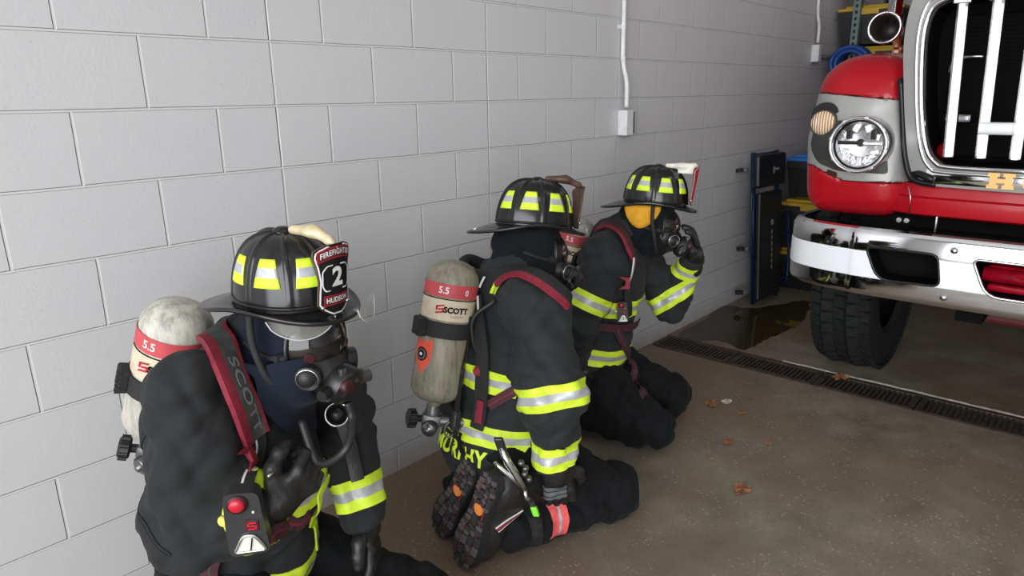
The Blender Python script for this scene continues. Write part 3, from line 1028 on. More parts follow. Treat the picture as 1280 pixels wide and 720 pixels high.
def surf(f, y, z, x0=3.2, x1=4.4):
    """front surface of f straight behind (y, z), seen from -X"""
    lo = x0
    for x in np.arange(x0, x1, .004):
        if f(np.array([[x, y, z]]))[0] < 0:
            a_, b_ = x-.004, x
            for _ in range(10):
                m_ = (a_+b_)/2
                if f(np.array([[m_, y, z]]))[0] < 0: b_ = m_
                else: a_ = m_
            return b_
    return x1
def on_front(f, pts2, o=.003, lay=3, name='patch', mat=None, parent=None, it=0):
    """thin panel hugging the front of f inside a 2D outline (y, z)"""
    c = np.mean(pts2, 0); rings = []
    V = []
    for k in range(lay+1):
        s = 1-k/lay
        for p in pts2:
            q = c+(np.array(p)-c)*max(s, .02)
            V.append((surf(f, q[0], q[1])-o, q[0], q[1]))
    n = len(pts2); Fc = []
    for k in range(lay):
        for i in range(n):
            a, b = k*n+i, k*n+(i+1) % n
            Fc.append((a, b, b+n, a+n))
    Fc.append(tuple(range(lay*n, lay*n+n)))
    base = len(V)
    V2 = [(v[0]+.01, v[1], v[2]) for v in V[:n]]
    for i in range(n):
        Fc.append((i, base+i, base+(i+1) % n, (i+1) % n))
    o_ = meshd(name, V+V2, Fc, mat, parent)
    bm = BM(); bm.from_mesh(o_.data); bmesh.ops.recalc_face_normals(bm, faces=bm.faces); bm.to_mesh(o_.data); bm.free()
    return autosmooth(o_, 40)
# dark lamp panel
lp = rounded([(-.998, 1.40), (-.992, 1.30), (-1.04, 1.232), (-1.14, 1.198), (-1.345, 1.195), (-1.33, 1.30), (-1.27, 1.40), (-1.12, 1.43)], [.02, .03, .03, .03, .02, .03, .05, .05], 5)
on_front(FN, lp, .006, 12, 'lamp_panel', M['panel_grey'], fd)
# small amber side marker and panel seams
on_front(FN, rounded([(-1.09, 1.204), (-1.135, 1.192), (-1.135, 1.168), (-1.09, 1.180)], .006, 3), .006, 2, 'side_marker', plain('smoked_amber', (.06, .02, .012), .2), fd)

def headlamp(y, z, R, parent, name):
    x = surf(FN, y if y > YC else mir(y), z)-.058
    t = bmobj(name, (lambda bm: (b_lathe(bm, [(R*1.0, .10), (R*1.0, -.012), (R*.985, -.024), (R*.93, -.030), (R*.875, -.022), (R*.86, .0), (R*.84, .012)], (x, y, z), (1, 0, 0), 48), bm)[1])(BM()), M['chrome_soft'], parent, True)
    bm = BM(); b_lathe(bm, [(R*.86, -.006), (R*.83, -.004), (R*.82, .012), (R*.80, .014)], (x, y, z), (1, 0, 0), 48)
    bmobj('lamp_ring', bm, M['black_gloss'], t, True)
    bm = BM(); b_lathe(bm, [(R*.80, .0), (R*.70, .022), (R*.45, .040), (R*.2, .046), (0, .047)], (x, y, z), (1, 0, 0), 40)
    # reflector segments, cross bar and projector hood
    b_box(bm, (x+.012, y+.0, z+.006), (.022, R*1.5, R*.13), bev=.004, mi=0)
    for k in range(7):
        a = PI*(.08+.84*k/6)
        b_box(bm, (x+.03, y+R*.5*math.cos(a), z-.02-R*.42*math.sin(a)), (.03, R*.19, R*.30), (a-PI/2, 0, 0), bev=.004)
        if k % 2 == 0: b_box(bm, (x+.03, y+R*.48*math.cos(a), z+.022+R*.42*math.sin(a)), (.03, R*.24, R*.30), (PI/2-a, 0, 0), bev=.004)
    bmobj('reflector', bm, M['reflector'], t, False)
    bm = BM(); b_box(bm, (x+.003, y+R*.30, z+.008), (.02, R*.86, R*.12), bev=.003); b_cyl(bm, (x+.006, y-R*.02, z+.008), (x+.02, y-R*.02, z+.008), R*.14, seg=18)
    for s in (-.42, .40): b_box(bm, (x+.018, y+s*R, z+R*.36), (.02, R*.20, R*.34), bev=.004)
    bmobj('projector', bm, M['black_gloss'], t)
    bm = BM(); b_lathe(bm, [(R*.82, .002), (R*.7, -.006), (R*.4, -.012), (0, -.014)], (x, y, z), (1, 0, 0), 40)
    bmobj('lens', bm, M['clear_lens'], t, True)
    for k in range(8):
        bm = BM(); a = 2*PI*k/8+.2
        b_box(bm, (x-.022, y+R*.95*math.cos(a), z+R*.95*math.sin(a)), (.012, R*.10, R*.14), (a, 0, 0), bev=.002)
        bmobj('retaining_clip', bm, M['chrome_soft'], t)
    return t
headlamp(-1.234, 1.324, .123, TK, 'headlight')
headlamp(mir(-1.234), 1.324, .123, TK, 'headlight')
q = NT('amber_lens'); wv = q.add('ShaderNodeTexWave', wave_type='BANDS', bands_direction='Y'); q.inp(wv, Scale=26.0, Distortion=.4); q.l(q.obj(), wv.inputs['Vector'])
q.set(Base_Color=q.ramp(wv.outputs['Fac'], [(.2, (.50, .26, .11)), (.8, (.95, .78, .60))]), Roughness=.15); q.bump(wv.outputs['Fac'], .6, .01); M['amber'] = q.m
def signal(y, z, parent):
    x = surf(FN, y if y > YC else mir(y), z)
    bm = BM(); b_lathe(bm, [(.062, .05), (.062, -.012), (.058, -.020), (.052, -.016)], (x-.004, y, z), (1, 0, 0), 32)
    t = bmobj('turn_signal', bm, M['panel_grey'], parent, True)
    bm = BM(); b_lathe(bm, [(.056, -.008), (.052, -.022), (.035, -.032), (0, -.037)], (x-.004, y, z), (1, 0, 0), 32)
    bmobj('signal_lens', bm, M['amber'], t, True)
    bm = BM(); b_cyl(bm, (x-.002, y-.0, z+.03), (x+.05, y, z+.03), .062, seg=28)
    bmobj('signal_hood', bm, M['black_gloss'], t)
signal(-1.048, 1.412, TK); signal(mir(-1.048), 1.412, TK)

# ---- lower front valance joining both fenders
vp = [(3.46, -1.36), (3.415, -1.46), (3.40, -1.6), (3.39, -1.9), (3.385, YC)]
vp = [tuple(p) for p in catmull([np.array(p) for p in vp], 6)]; vp += [(x, mir(y)) for x, y in vp[::-1][1:]]
vl = sweep('valance', vp, [(-.08, 1.02), (-.02, 1.022), (.0, 1.032), (.006, 1.075), (.004, 1.10), (-.012, 1.108), (-.016, 1.145), (-.02, 1.158), (-.08, 1.16)], M['red'], TK)
bm = BM(); b_tube(bm, [(3.392, -1.435, 1.152), (3.392, -1.45, 1.10), (3.392, -1.452, 1.03)], .0022, 6)
bmobj('seam', bm, M['chrome_soft'], vl, True)

# ---- hood with grille surround
hood_lo = (3.32, mir(-1.30), 1.12); hood_hi = (6.1, -1.30, 2.35)
HB = bx((4.89, YC, 1.60), (1.21, .78, .46), .08)
def slope(P): return (P[:, 2]-1.99-.16*(P[:, 0]-3.4))*.98
HB0 = HB
def HBf(P):
    d = HB0(P); e = slope(P); h = np.clip(.5-.5*(e-d)/.12, 0, 1)
    return e*(1-h)+d*h+.12*h*(1-h)
HBf.box = (np.array(hood_lo), np.array(hood_hi))
V, Qd = snet(HBf, .03, (3.3, mir(-1.25), 1.08), (6.15, -1.25, 2.4), 0)
hood = meshd('hood', V, Qd, M['red'], TK)
# surround: silver frame with a rounded opening, slightly bowed in plan
def bow(y): return 3.40+.02*((y-YC)/.80)**4-.035*(1-((y-YC)/.8)**2)
def frame_ring(name, outer, inner, d0, d1, mats, parent, n=None):
    """solid ring between two (y, z) outlines; d0/d1 = depth of outer/inner lip"""
    n = len(outer); V = []; Fc = []
    rings = [(outer, .25), (outer, d0+.02), ([tuple(np.array(o)*.94+np.array(i)*.06) for o, i in zip(outer, inner)], d0), (inner, d1), (inner, d1+.07)]
    for pl, d in rings:
        for y, z in pl: V.append((bow(y)+d, y, z))
    for k in range(len(rings)-1):
        for i in range(n):
            a, b = k*n+i, k*n+(i+1) % n
            Fc.append((a, b, b+n, a+n))
    o = meshd(name, V, Fc, mats, parent)
    bm = BM(); bm.from_mesh(o.data); bmesh.ops.recalc_face_normals(bm, faces=bm.faces); bm.to_mesh(o.data); bm.free()
    return autosmooth(o, 40)
def sym(half):
    return half+[(mir(y), z) for y, z in half[::-1]]
def resamp(pl, n):
    P = np.array(pl+[pl[0]]); d = np.concatenate([[0], np.cumsum(np.linalg.norm(np.diff(P, axis=0), axis=1))])
    s = np.linspace(0, d[-1], n, endpoint=False)
    return [(np.interp(v, d, P[:, 0]), np.interp(v, d, P[:, 1])) for v in s]
in_h = [(YC, 1.246), (-1.80, 1.246), (-1.585, 1.247), (-1.535, 1.262), (-1.495, 1.31), (-1.462, 1.42), (-1.437, 1.58), (-1.422, 1.76), (-1.435, 1.85), (-1.47, 1.885), (-1.55, 1.90), (-1.80, 1.915), (YC, 1.92)]
out_h = [(YC, 1.15), (-1.80, 1.15), (-1.50, 1.155), (-1.455, 1.17), (-1.418, 1.25), (-1.385, 1.40), (-1.357, 1.57), (-1.335, 1.75), (-1.345, 1.90), (-1.39, 1.985), (-1.50, 2.02), (-1.80, 2.035), (YC, 2.04)]
def dense(h):
    c = catmull([np.array((0, y, z)) for y, z in h], 6)
    half = [(p[1], p[2]) for p in c]
    return half+[(mir(y), z) for y, z in half[::-1][1:-1]]
inner, outer = dense(in_h), dense(out_h)
sh = frame_ring('grille_surround', outer, inner, -.01, -.025, M['silver'], TK)
# chrome lips round the opening
def lerp_out(k): return [tuple(np.array(i)*(1-k)+np.array(o)*k) for i, o in zip(inner, outer)]
for k, r in ((.06, .011), (.30, .0075)):
    bm = BM(); b_tube(bm, [(bow(y)-.026+.012*k, y, z) for y, z in lerp_out(k)], r, 8, closed=True)
    bmobj('grille_trim', bm, M['chrome'], sh, True)
# black weather strip between surround and fender
bm = BM(); b_tube(bm, catmull([(3.435, -1.340, 1.60), (3.425, -1.368, 1.45), (3.405, -1.398, 1.30), (3.392, -1.432, 1.20), (3.385, -1.475, 1.172), (3.38, -1.54, 1.166)], 6), .013, 8)
b_tube(bm, catmull([(3.40, -1.445, 1.20), (3.385, -1.47, 1.205), (3.375, -1.505, 1.195), (3.375, -1.53, 1.185)], 4), .016, 8)
bmobj('weather_strip', bm, M['black_gloss'], sh, True)
# dark cavity, radiator fins and bars
bm = BM()
n = len(inner); A = [bm.verts.new((bow(y)+.02, y, z)) for y, z in inner]; B = [bm.verts.new((3.66, y, z)) for y, z in inner]
for i in range(n): bm.faces.new((A[i], A[(i+1) % n], B[(i+1) % n], B[i]))
bm.faces.new(B)
cav = bmobj('grille_cavity', bm, M['black_matte'], TK)
bm = BM()
b_box(bm, (3.62, YC, 1.56), (.05, 1.30, .58), bev=.01)
for k in range(34): b_box(bm, (3.59, YC, 1.29+.0165*k), (.012, 1.27, .004))
bmobj('radiator', bm, M['black_matte'], cav)
bm = BM(); b_tube(bm, catmull([(3.52, -1.50, 1.62), (3.50, -1.515, 1.66), (3.50, -1.56, 1.68), (3.50, -1.62, 1.68)], 6), .007, 8)
bmobj('coolant_pipe', bm, M['chrome_soft'], cav, True)
bm = BM(); b_box(bm, (3.52, -1.56, 1.435), (.05, .10, .035), bev=.01)
bmobj('hose_clamp', bm, M['chrome_soft'], cav)
bm = BM(); b_sphere(bm, (3.50, -1.535, 1.30), .035); bmobj('red_lamp', bm, M['red_lens'], cav, True)
for k in range(11):
    y = -1.572-.1145*k
    lean = (y-YC)*.055
    x = bow(y)-.030
    bm = BM()
    A = Vector((x, y, 1.285)); Bp = Vector((x+.006, y+lean*-1.0*-.9, 1.895))
    prof = [(-.021, .022), (-.019, .0), (-.010, -.010), (.010, -.010), (.019, .0), (.021, .022)]
    lo_ = [bm.verts.new(A+Vector((dx, dy, 0))) for dy, dx in prof]; hi_ = [bm.verts.new(Bp+Vector((dx, dy, 0))) for dy, dx in prof]
    for i in range(len(prof)-1): bm.faces.new((lo_[i], lo_[i+1], hi_[i+1], hi_[i]))
    bm.faces.new(lo_); bm.faces.new(hi_[::-1]); bm.faces.new((lo_[0], hi_[0], hi_[-1], lo_[-1]))
    bmobj('grille_bar', bm, M['chrome_soft'], TK)
    bm = BM(); b_box(bm, (x+.006, y+lean*.9, 1.885), (.03, .06, .018), bev=.004); bmobj('bar_clip', bm, M['chrome_soft'], TK.children[-1] if False else sh)
# cross handle joining two bars
bm = BM(); b_cyl(bm, (bow(-1.70)-.05, -1.672, 1.402), (bow(-1.8)-.05, -1.785, 1.402), .024, seg=18); b_cyl(bm, (bow(-1.8)-.05, -1.785, 1.402), (bow(-1.8)-.05, -1.792, 1.402), .026, seg=18)
bmobj('latch_handle', bm, M['reflective_white'], sh, False)
# chrome name strip with gold letters
ns = sweep('name_strip', [(bow(y)-.006, y) for y in np.linspace(-1.50, mir(-1.50), 24)], [(0, 1.165), (.012, 1.17), (.016, 1.20), (.012, 1.232), (0, 1.238)], M['chrome'], TK)
Vt, Ft = text_mesh('UDSON', .088, .004, .0055, 1.22)
Vt[:, 0] += .118-Vt[:, 0].min(); Vt = list(Vt)
# slab-serif H
for (x0, x1, y0, y1) in ((.008, .032, -.031, .031), (.060, .084, -.031, .031), (.0, .040, .016, .031), (.052, .092, .016, .031), (.0, .040, -.031, -.016), (.052, .092, -.031, -.016), (.03, .062, -.008, .008)):
    b = len(Vt); Vt += [np.array(p) for p in ((x0, y0, .004), (x1, y0, .004), (x1, y1, .004), (x0, y1, .004), (x0, y0, -.004), (x1, y0, -.004), (x1, y1, -.004), (x0, y1, -.004))]
    Ft += [tuple(b+i for i in f) for f in ((0, 1, 2, 3), (7, 6, 5, 4), (0, 4, 5, 1), (1, 5, 6, 2), (2, 6, 7, 3), (3, 7, 4, 0))]
Vt = np.array(Vt)
Yl = -1.722-(Vt[:, 0]-Vt[:, 0].min())
V = np.stack([np.array([bow(y) for y in Yl])-.026-Vt[:, 2], Yl, 1.199+Vt[:, 1]], 1)
o = meshd('gold_lettering', V, Ft, M['gold'], ns, False)
bm = BM(); bm.from_mesh(o.data); bmesh.ops.recalc_face_normals(bm, faces=bm.faces); bm.to_mesh(o.data); bm.free()

# ---- dark chassis behind the bumper
bm = BM()
b_box(bm, (3.75, YC, .80), (.5, 1.5, .30), bev=.03)
b_box(bm, (5.6, YC-.42, .72), (4.4, .10, .26)); b_box(bm, (5.6, YC+.42, .72), (4.4, .10, .26))
b_cyl(bm, (4.3, -1.2, .52), (4.3, mir(-1.2), .52), .075, seg=16)
b_box(bm, (4.0, YC, .93), (.9, 1.9, .16), bev=.02)
bmobj('chassis', bm, M['black_matte'], TK)
for y in (-1.415, -1.445):
    bm = BM(); b_cyl(bm, (3.395, y, 1.0), (3.42, y, 1.0), .011, seg=10); bmobj('bracket_bolt', bm, M['chrome_soft'], TK)
bm = BM(); b_box(bm, (3.40, -1.56, .995), (.02, .006, .07)); bmobj('bracket', bm, M['chrome_soft'], TK)
bm = BM(); b_box(bm, (3.80, -2.05, .58), (.30, .66, .10), bev=.02); bmobj('tow_plate', bm, plain('shaded_red', (.10, .006, .010), .6), TK)  # red darkened in its base colour to stand for shade below the bumper

# ---- wheels
def wheel(y_out, sgn, xc=4.30, R=.515, W=.31):
    yc = y_out-sgn*W/2 if False else y_out+(-W/2 if sgn < 0 else W/2)
    bm = BM()
    h = W/2
    prof = [(R*.56, -h*.72), (R*.60, -h*.92), (R*.76, -h*1.0), (R*.90, -h*.96), (R*.965, -h*.86), (R*.982, -h*.7), (R*.985, 0), (R*.982, h*.7), (R*.965, h*.86), (R*.90, h*.96), (R*.76, h), (R*.60, h*.92), (R*.56, h*.72)]
    b_lathe(bm, prof, (xc, yc, R), (0, 1, 0), 72)
    # tread blocks
    nb = 46
    for i in range(nb):
        for j, yy_ in enumerate((-.80, -.42, 0, .42, .80)):
            a = 2*PI*(i+.5*(j % 2))/nb
            r = R*(.993 if abs(yy_) < .7 else .982)
            M_ = Matrix.Rotation(a, 3, 'Y') @ Matrix.Rotation(.28*(1 if j % 2 else -1), 3, 'X')
            d = Matrix.Rotation(a, 3, 'Y') @ Vector((0, 0, r))
            b_box(bm, (xc+d.x, yc+yy_*h, R+d.z), (2*PI*R/nb*.80, h*.37, .022), M_)
    t = bmobj('wheel', bm, M['tyre'], TK, False)
    autosmooth(t, 30)
    s = -1 if sgn > 0 else 1
    bm = BM(); b_lathe(bm, [(R*.57, h*.7), (R*.52, h*.74), (R*.46, h*.35), (R*.24, h*.2), (R*.2, h*.7), (R*.14, h*.8), (0, h*.8)], (xc, yc, R), (0, s, 0), 40)
    for k in range(10):
        a = 2*PI*k/10; b_cyl(bm, (xc+R*.32*math.cos(a), yc+s*h*.2, R+R*.32*math.sin(a)), (xc+R*.32*math.cos(a), yc+s*h*.55, R+R*.32*math.sin(a)), .014, seg=8)
    bmobj('rim', bm, M['chrome_soft'], t, True)
wheel(-.945, -1); wheel(mir(-.945), 1)

# ---- chrome air horn on its post, and the cab behind
HX = 4.02
hc = at(1107, 35, X=HX)
ah = empty('air_horn', (0, 0, 0)); ah.parent = TK; ah.matrix_parent_inverse = wmat(TK).inverted()
bm = BM()
hd = Vector((1, .08, -.02))
b_lathe(bm, [(.066, .0), (.071, -.006), (.077, -.004), (.079, .006), (.072, .014), (.064, .04), (.058, .09), (.055, .18), (.05, .24), (0, .25)], (hc[0]-.02, hc[1], hc[2]), hd, 40)
bell = bmobj('bell', bm, M['chrome'], ah, True)
bm = BM(); b_lathe(bm, [(.067, -.001), (.060, .012), (.050, .05), (.046, .12), (.044, .2), (0, .21)], (hc[0]-.02, hc[1], hc[2]), hd, 40)
bmobj('bell_throat', bm, plain('shaded_steel', (.07, .06, .055), .5, .5), bell, True)  # steel colour darkened to stand for the shade inside the hollow bell
bm = BM(); b_cyl(bm, (hc[0]+.10, hc[1]-.005, hc[2]+.03), (hc[0]+.12, hc[1]-.02, hc[2]+.75), .033, seg=24)
bmobj('post', bm, M['chrome'], ah, True)
bm = BM(); b_box(bm, (hc[0]+.10, hc[1]-.05, hc[2]-.12), (.10, .05, .06), bev=.015); b_cyl(bm, (hc[0]+.10, hc[1]-.05, hc[2]-.16), (hc[0]+.10, hc[1]-.03, hc[2]-.03), .02, seg=14)
bmobj('bracket', bm, plain('copper', (.62, .30, .17), .25, .9), ah)

bm = BM()
b_box(bm, (7.15, YC, 1.90), (2.3, 2.30, 1.9), bev=.10, seg=3)
cab = bmobj('cab', bm, M['red'], TK); autosmooth(cab, 40)
bm = BM(); b_box(bm, (5.995, YC, 2.32), (.03, 1.96, .74), (0, 0, 0), bev=.03); bmobj('windshield', bm, M['glass_dark'], cab)
for s in (-1, 1):
    bm = BM(); b_box(bm, (6.75, YC+s*1.146, 2.32), (1.0, .03, .62), bev=.03); bmobj('side_window', bm, M['glass_dark'], cab)
    bm = BM(); b_box(bm, (6.75, YC+s*1.149, 1.55), (1.04, .02, 1.0), bev=.01)
    dr = bmobj('door', bm, M['red'], cab)
    bm = BM(); b_box(bm, (7.12, YC+s*1.175, 1.72), (.14, .03, .035), bev=.01); bmobj('door_handle', bm, M['chrome_soft'], cab)
# ================================================================== FIREFIGHTERS
def cloth(name, col, rough=.85, bump=.25, sc=900, spec=.5):
    q = NT(name); n = q.noise(7, 4); f = q.noise(sc, 2); m_ = q.noise(38, 4)
    q.set(Base_Color=q.ramp(n, [(.3, [c*.8 for c in col]), (.7, [c*1.25 for c in col])]), Roughness=rough, Sheen_Weight=.04, Sheen_Roughness=.5, Specular_IOR_Level=spec)
    q.inp(q.b, Sheen_Tint=(.6, .65, .7, 1))
    q.bump(q.math('ADD', q.math('MULTIPLY', f, .35), m_), bump, .004)
    return q.m
M['coat'] = cloth('turnout_black', (.0115, .014, .0155))
M['coat_jet'] = cloth('turnout_jet', (.0065, .0075, .0085))
M['coat_dark'] = cloth('trouser_black', (.006, .0065, .0075), spec=.2)
M['hood'] = cloth('navy_knit', (.006, .0095, .019), .9, spec=.25)
M['hood_black'] = cloth('black_knit', (.006, .008, .010), .9, spec=.2)
M['leather'] = plain('black_leather', (.016, .015, .014), .42, 0, .3, 30, .35, 220)
M['glove_grey'] = plain('grey_knuckle', (.10, .105, .11), .7, 0, .15, 60, .2)
M['lime'] = plain('lime_trim', (.66, .86, .035), .55, 0, .06, 60, .12, 300)
M['silver_tape'] = plain('silver_tape', (.44, .45, .47), .38, .15, .10, 50, .12, 300)
M['helmet'] = plain('helmet_black', (.009, .009, .010), .20, 0, .2, 14, .05, 40)
M['brown_leather'] = plain('brown_leather', (.08, .045, .03), .5, 0, .3)
M['red_strap'] = plain('red_webbing', (.21, .012, .028), .7, 0, .25, 60, .2, 400)
M['maroon'] = plain('maroon_webbing', (.060, .014, .022), .8, 0, .25, 60, .2, 400)
M['black_web'] = plain('black_webbing', (.014, .014, .014), .75, 0, .25, 60, .3, 500)
M['grey_pad'] = plain('worn_pad', (.055, .056, .054), .8, 0, .35, 26, .3, 300)
M['white'] = plain('white_print', (.72, .72, .70), .5, 0, .04)
M['black_plastic'] = plain('black_plastic', (.012, .012, .013), .35)
M['red_plastic'] = plain('red_plastic', (.50, .012, .03), .3)
M['cream'] = plain('cream_gold', (.66, .55, .34), .4, .2, .2, 30)
M['coral'] = plain('coral_tape', (.85, .12, .12), .6)
M['orange'] = plain('orange_lug', (.75, .24, .05), .6)
M['yellow_knit'] = plain('yellow_flap', (.72, .34, .015), .8, 0, .15, 20, .25, 300)
M['steel'] = plain('bright_steel', (.70, .70, .70), .22, 1, .06)
M['visor'] = None
q = NT('smoky_visor'); q.set(Base_Color=(.62, .60, .52), Roughness=.05, Alpha=.13); M['visor'] = q.m
q = NT('mask_lens'); q.set(Base_Color=(.018, .015, .014), Roughness=.05, Alpha=.80, Coat_Weight=.5); M['mask_lens'] = q.m
M['skin'] = plain('skin', (.42, .25, .18), .6)
M['hair'] = plain('brown_hair', (.04, .025, .016), .7)
M['clock_face'] = plain('gauge_face', (.62, .62, .55), .5)

def norm(v): v = np.asarray(v, float); return v/np.linalg.norm(v)

def hit(f, x, y, d0=.9, d1=4.5, lift=0.0):
    """point where the line of sight through photo pixel x, y meets the surface f"""
    D = np.arange(d0, d1, .006)
    P = np.array([at(x, y, D=d) for d in D]); v = f(P)-lift
    i = np.argmax(v < 0)
    if v[i] >= 0: i = int(np.argmin(v))
    lo, hi = D[max(i-1, 0)], D[i]
    for _ in range(12):
        m = (lo+hi)/2
        if f(np.array([at(x, y, D=m)]))[0]-lift < 0: hi = m
        else: lo = m
    return at(x, y, D=hi)

# ---------------------------------------------------------------- helmet
HA, HB_, HH = .134, .108, .158
RIBS = [k*PI/4 for k in range(8)]
def dome(th, ph, lift=0.0):
    ct, st = np.cos(th), np.sin(th)
    r = np.cos(ph)**.66; z = HH*np.sin(ph)**.95
    rid = 0
    for k, a in enumerate(RIBS):
        d = np.angle(np.exp(1j*(th-a)))
        wd = .034/np.maximum(np.cos(ph)**.66, .14)
        rid = rid+(.0075 if k % 4 == 0 else .0045)*np.exp(-(d/wd)**2)*np.clip(ph*9, 0, 1)
    k = rid+lift
    return np.stack([(HA*r+k*np.cos(ph)**.3*np.minimum(r*4, 1))*ct, (HB_*r+k*np.cos(ph)**.3*np.minimum(r*4, 1))*st, z+k*np.sin(ph)], -1)

def helmet(parent, Mx, kind):
    """kind: dict with shield colours and lettering; Mx = frame of the brim plane"""
    R = np.array(Mx.to_3x3()); T = np.array(Mx.translation)
    W = lambda V: np.asarray(V)@R.T+T
    nt_, nph = 128, 26
    th = np.linspace(0, 2*PI, nt_, endpoint=False); ph = np.concatenate([[0, .02], np.linspace(.05, PI/2*.985, nph)])
    G = dome(th[None, :], ph[:, None]*np.ones((1, nt_)))
    V = G.reshape(-1, 3); Fc = []
    L = len(ph)
    for i in range(L-1):
        for j in range(nt_):
            a, b = i*nt_+j, i*nt_+(j+1) % nt_
            Fc.append((a, b, b+nt_, a+nt_))
    V = np.vstack([V, [[0, 0, HH]]]); c = len(V)-1
    for j in range(nt_): Fc.append(((L-1)*nt_+j, (L-1)*nt_+(j+1) % nt_, c))
    hl = meshd('helmet', W(V), Fc, M['helmet'], parent)
    # brim: broad duck-tail behind, short in front
    back = np.maximum(0, -np.cos(th)); front = np.maximum(0, np.cos(th)); side = np.abs(np.sin(th))
    wdt = .026+kind.get('tail', .062)*back**2.2+kind.get('tail', .062)*.2*back**6+.022*front**3+.004*side
    rows = []
    for t, zt in ((-.12, .002), (0, .003), (.25, .002), (.55, .0), (.85, -.001), (.97, .002), (1.02, .0), (1.0, -.006), (.93, -.009), (.5, -.008), (0, -.008), (-.12, -.008)):
        tt = max(t, 0)
        ox = (HA+wdt*t)*np.cos(th); oy = (HB_+wdt*t)*np.sin(th)
        z = zt-.034*back**2*tt**1.4-.016*front**2*tt+.010*side**4*tt
        rows.append(np.stack([ox, oy, z], 1))
    V = np.vstack(rows); Fc = []; m = len(rows)
    for i in range(m):
        for j in range(nt_):
            a, b = i*nt_+j, i*nt_+(j+1) % nt_
            a2, b2 = ((i+1) % m)*nt_+j, ((i+1) % m)*nt_+(j+1) % nt_
            Fc.append((a, a2, b2, b))
    meshd('brim', W(V), Fc, M['helmet'], hl)
    # edge band round the foot of the crown
    bm = BM(); b_tube(bm, [tuple(p) for p in W(dome(th, np.full(nt_, .06), .001))], .0045, 8, closed=True); bmobj('crown_band', bm, M['black_gloss'], hl, True)
    # crown finial
    bm = BM(); b_lathe(bm, [(.022, -.006), (.020, .004), (.010, .009), (0, .010)], W([0, 0, HH+.003]), R@np.array([0, 0, 1.]), 20); bmobj('finial', bm, M['helmet'], hl, True)
    # eight trapezoid reflectors between the ribs
    for k in range(8):
        c = PI/8+k*PI/4
        n1, n2 = 7, 10
        a_ = np.linspace(-1, 1, n1); t = np.linspace(0, 1, n2)
        phs = .33+t*.46
        wd = .255-.085*t
        TH = c+a_[None, :]*wd[:, None]; PH = np.repeat(phs[:, None], n1, 1)
        Pt = dome(TH, PH, .0022).reshape(-1, 3); Pb = dome(TH, PH, -.001).reshape(-1, 3)
        V = np.vstack([Pt, Pb]); Fc = []; mi = []; base = n1*n2
        for i in range(n2-1):
            for j in range(n1-1):
                a = i*n1+j; Fc.append((a, a+1, a+n1+1, a+n1)); mi.append(1 if 3 <= i <= 5 else 0)
        ringi = [j for j in range(n1)]+[i*n1+n1-1 for i in range(1, n2)]+[(n2-1)*n1+j for j in range(n1-2, -1, -1)]+[i*n1 for i in range(n2-2, 0, -1)]
        for p, q_ in zip(ringi, ringi[1:]+ringi[:1]): Fc.append((p, base+p, base+q_, q_)); mi.append(0)
        meshd('reflector_patch', W(V), Fc, [M['lime'], M['silver_tape']], hl, True, mi)
    # leather front shield
    hw = lambda t: np.interp(t, [0, .06, .16, .34, .5, .70, .86, .94, 1.0], [.012, .030, .044, .043, .041, .046, .053, .050, .026])
    def sh(y, z, lift=0.0):
        y = np.asarray(y, float); z = np.asarray(z, float)+(0 if lift in (.003, -.002) and np.ndim(z) == 2 else z0-.006)
        x = HA+.020+.012*np.clip(z/.16, 0, 1.2)-6.0*y*y+lift
        return np.stack([x, y, z], -1)
    z0, hgt = kind.get('sz0', .006), kind.get('sh', .166)
    tt = np.linspace(0, 1, 26); ss = np.linspace(-1, 1, 11)
    Yg = hw(tt)[:, None]*ss[None, :]; Zg = z0+tt[:, None]*hgt*np.ones_like(ss)[None, :]
    front_ = sh(Yg, Zg, .003).reshape(-1, 3); back_ = sh(Yg, Zg, -.002).reshape(-1, 3)
    n1, n2 = len(ss), len(tt); base = n1*n2; Fc = []; mi = []
    for i in range(n2-1):
        for j in range(n1-1):
            a = i*n1+j; Fc.append((a, a+1, a+n1+1, a+n1)); mi.append(0); Fc.append((base+a, base+a+n1, base+a+n1+1, base+a+1)); mi.append(1)
    ringi = [j for j in range(n1)]+[i*n1+n1-1 for i in range(1, n2)]+[(n2-1)*n1+j for j in range(n1-2, -1, -1)]+[i*n1 for i in range(n2-2, 0, -1)]
    for p, q_ in zip(ringi, ringi[1:]+ringi[:1]): Fc.append((p, base+p, base+q_, q_)); mi.append(1)
    vs = list(W(np.vstack([front_, back_]))); mats = [kind['shield'], M['brown_leather'], M['white'], M['red_plastic'], kind['panel']]
    # border, panels and lettering belong to the shield's own face
    def add(V, Fs, m):
        b = len(vs); vs.extend(W(V))
        for f in Fs: Fc.append(tuple(b+i for i in f)); mi.append(m)
    def strip(pts, wdt_, m, lift=.0042, closed=False):
        C = np.array(pts); T = np.gradient(C, axis=0); T /= np.linalg.norm(T, axis=1)[:, None]; N = np.stack([-T[:, 1], T[:, 0]], 1)
        A = C+N*wdt_/2; B = C-N*wdt_/2
        V = np.vstack([sh(A[:, 0], A[:, 1], lift), sh(B[:, 0], B[:, 1], lift)]); n = len(C)
        add(V, [(i, i+1, n+i+1, n+i) for i in range(n-1)], m)
    edge = [(hw(t)*.94, .010+t*(hgt-.008)) for t in tt]+[(-hw(t)*.94, .010+t*(hgt-.008)) for t in tt[::-1]]
    strip([(y, z) for y, z in edge]+[edge[0]], .0032, kind['border'])
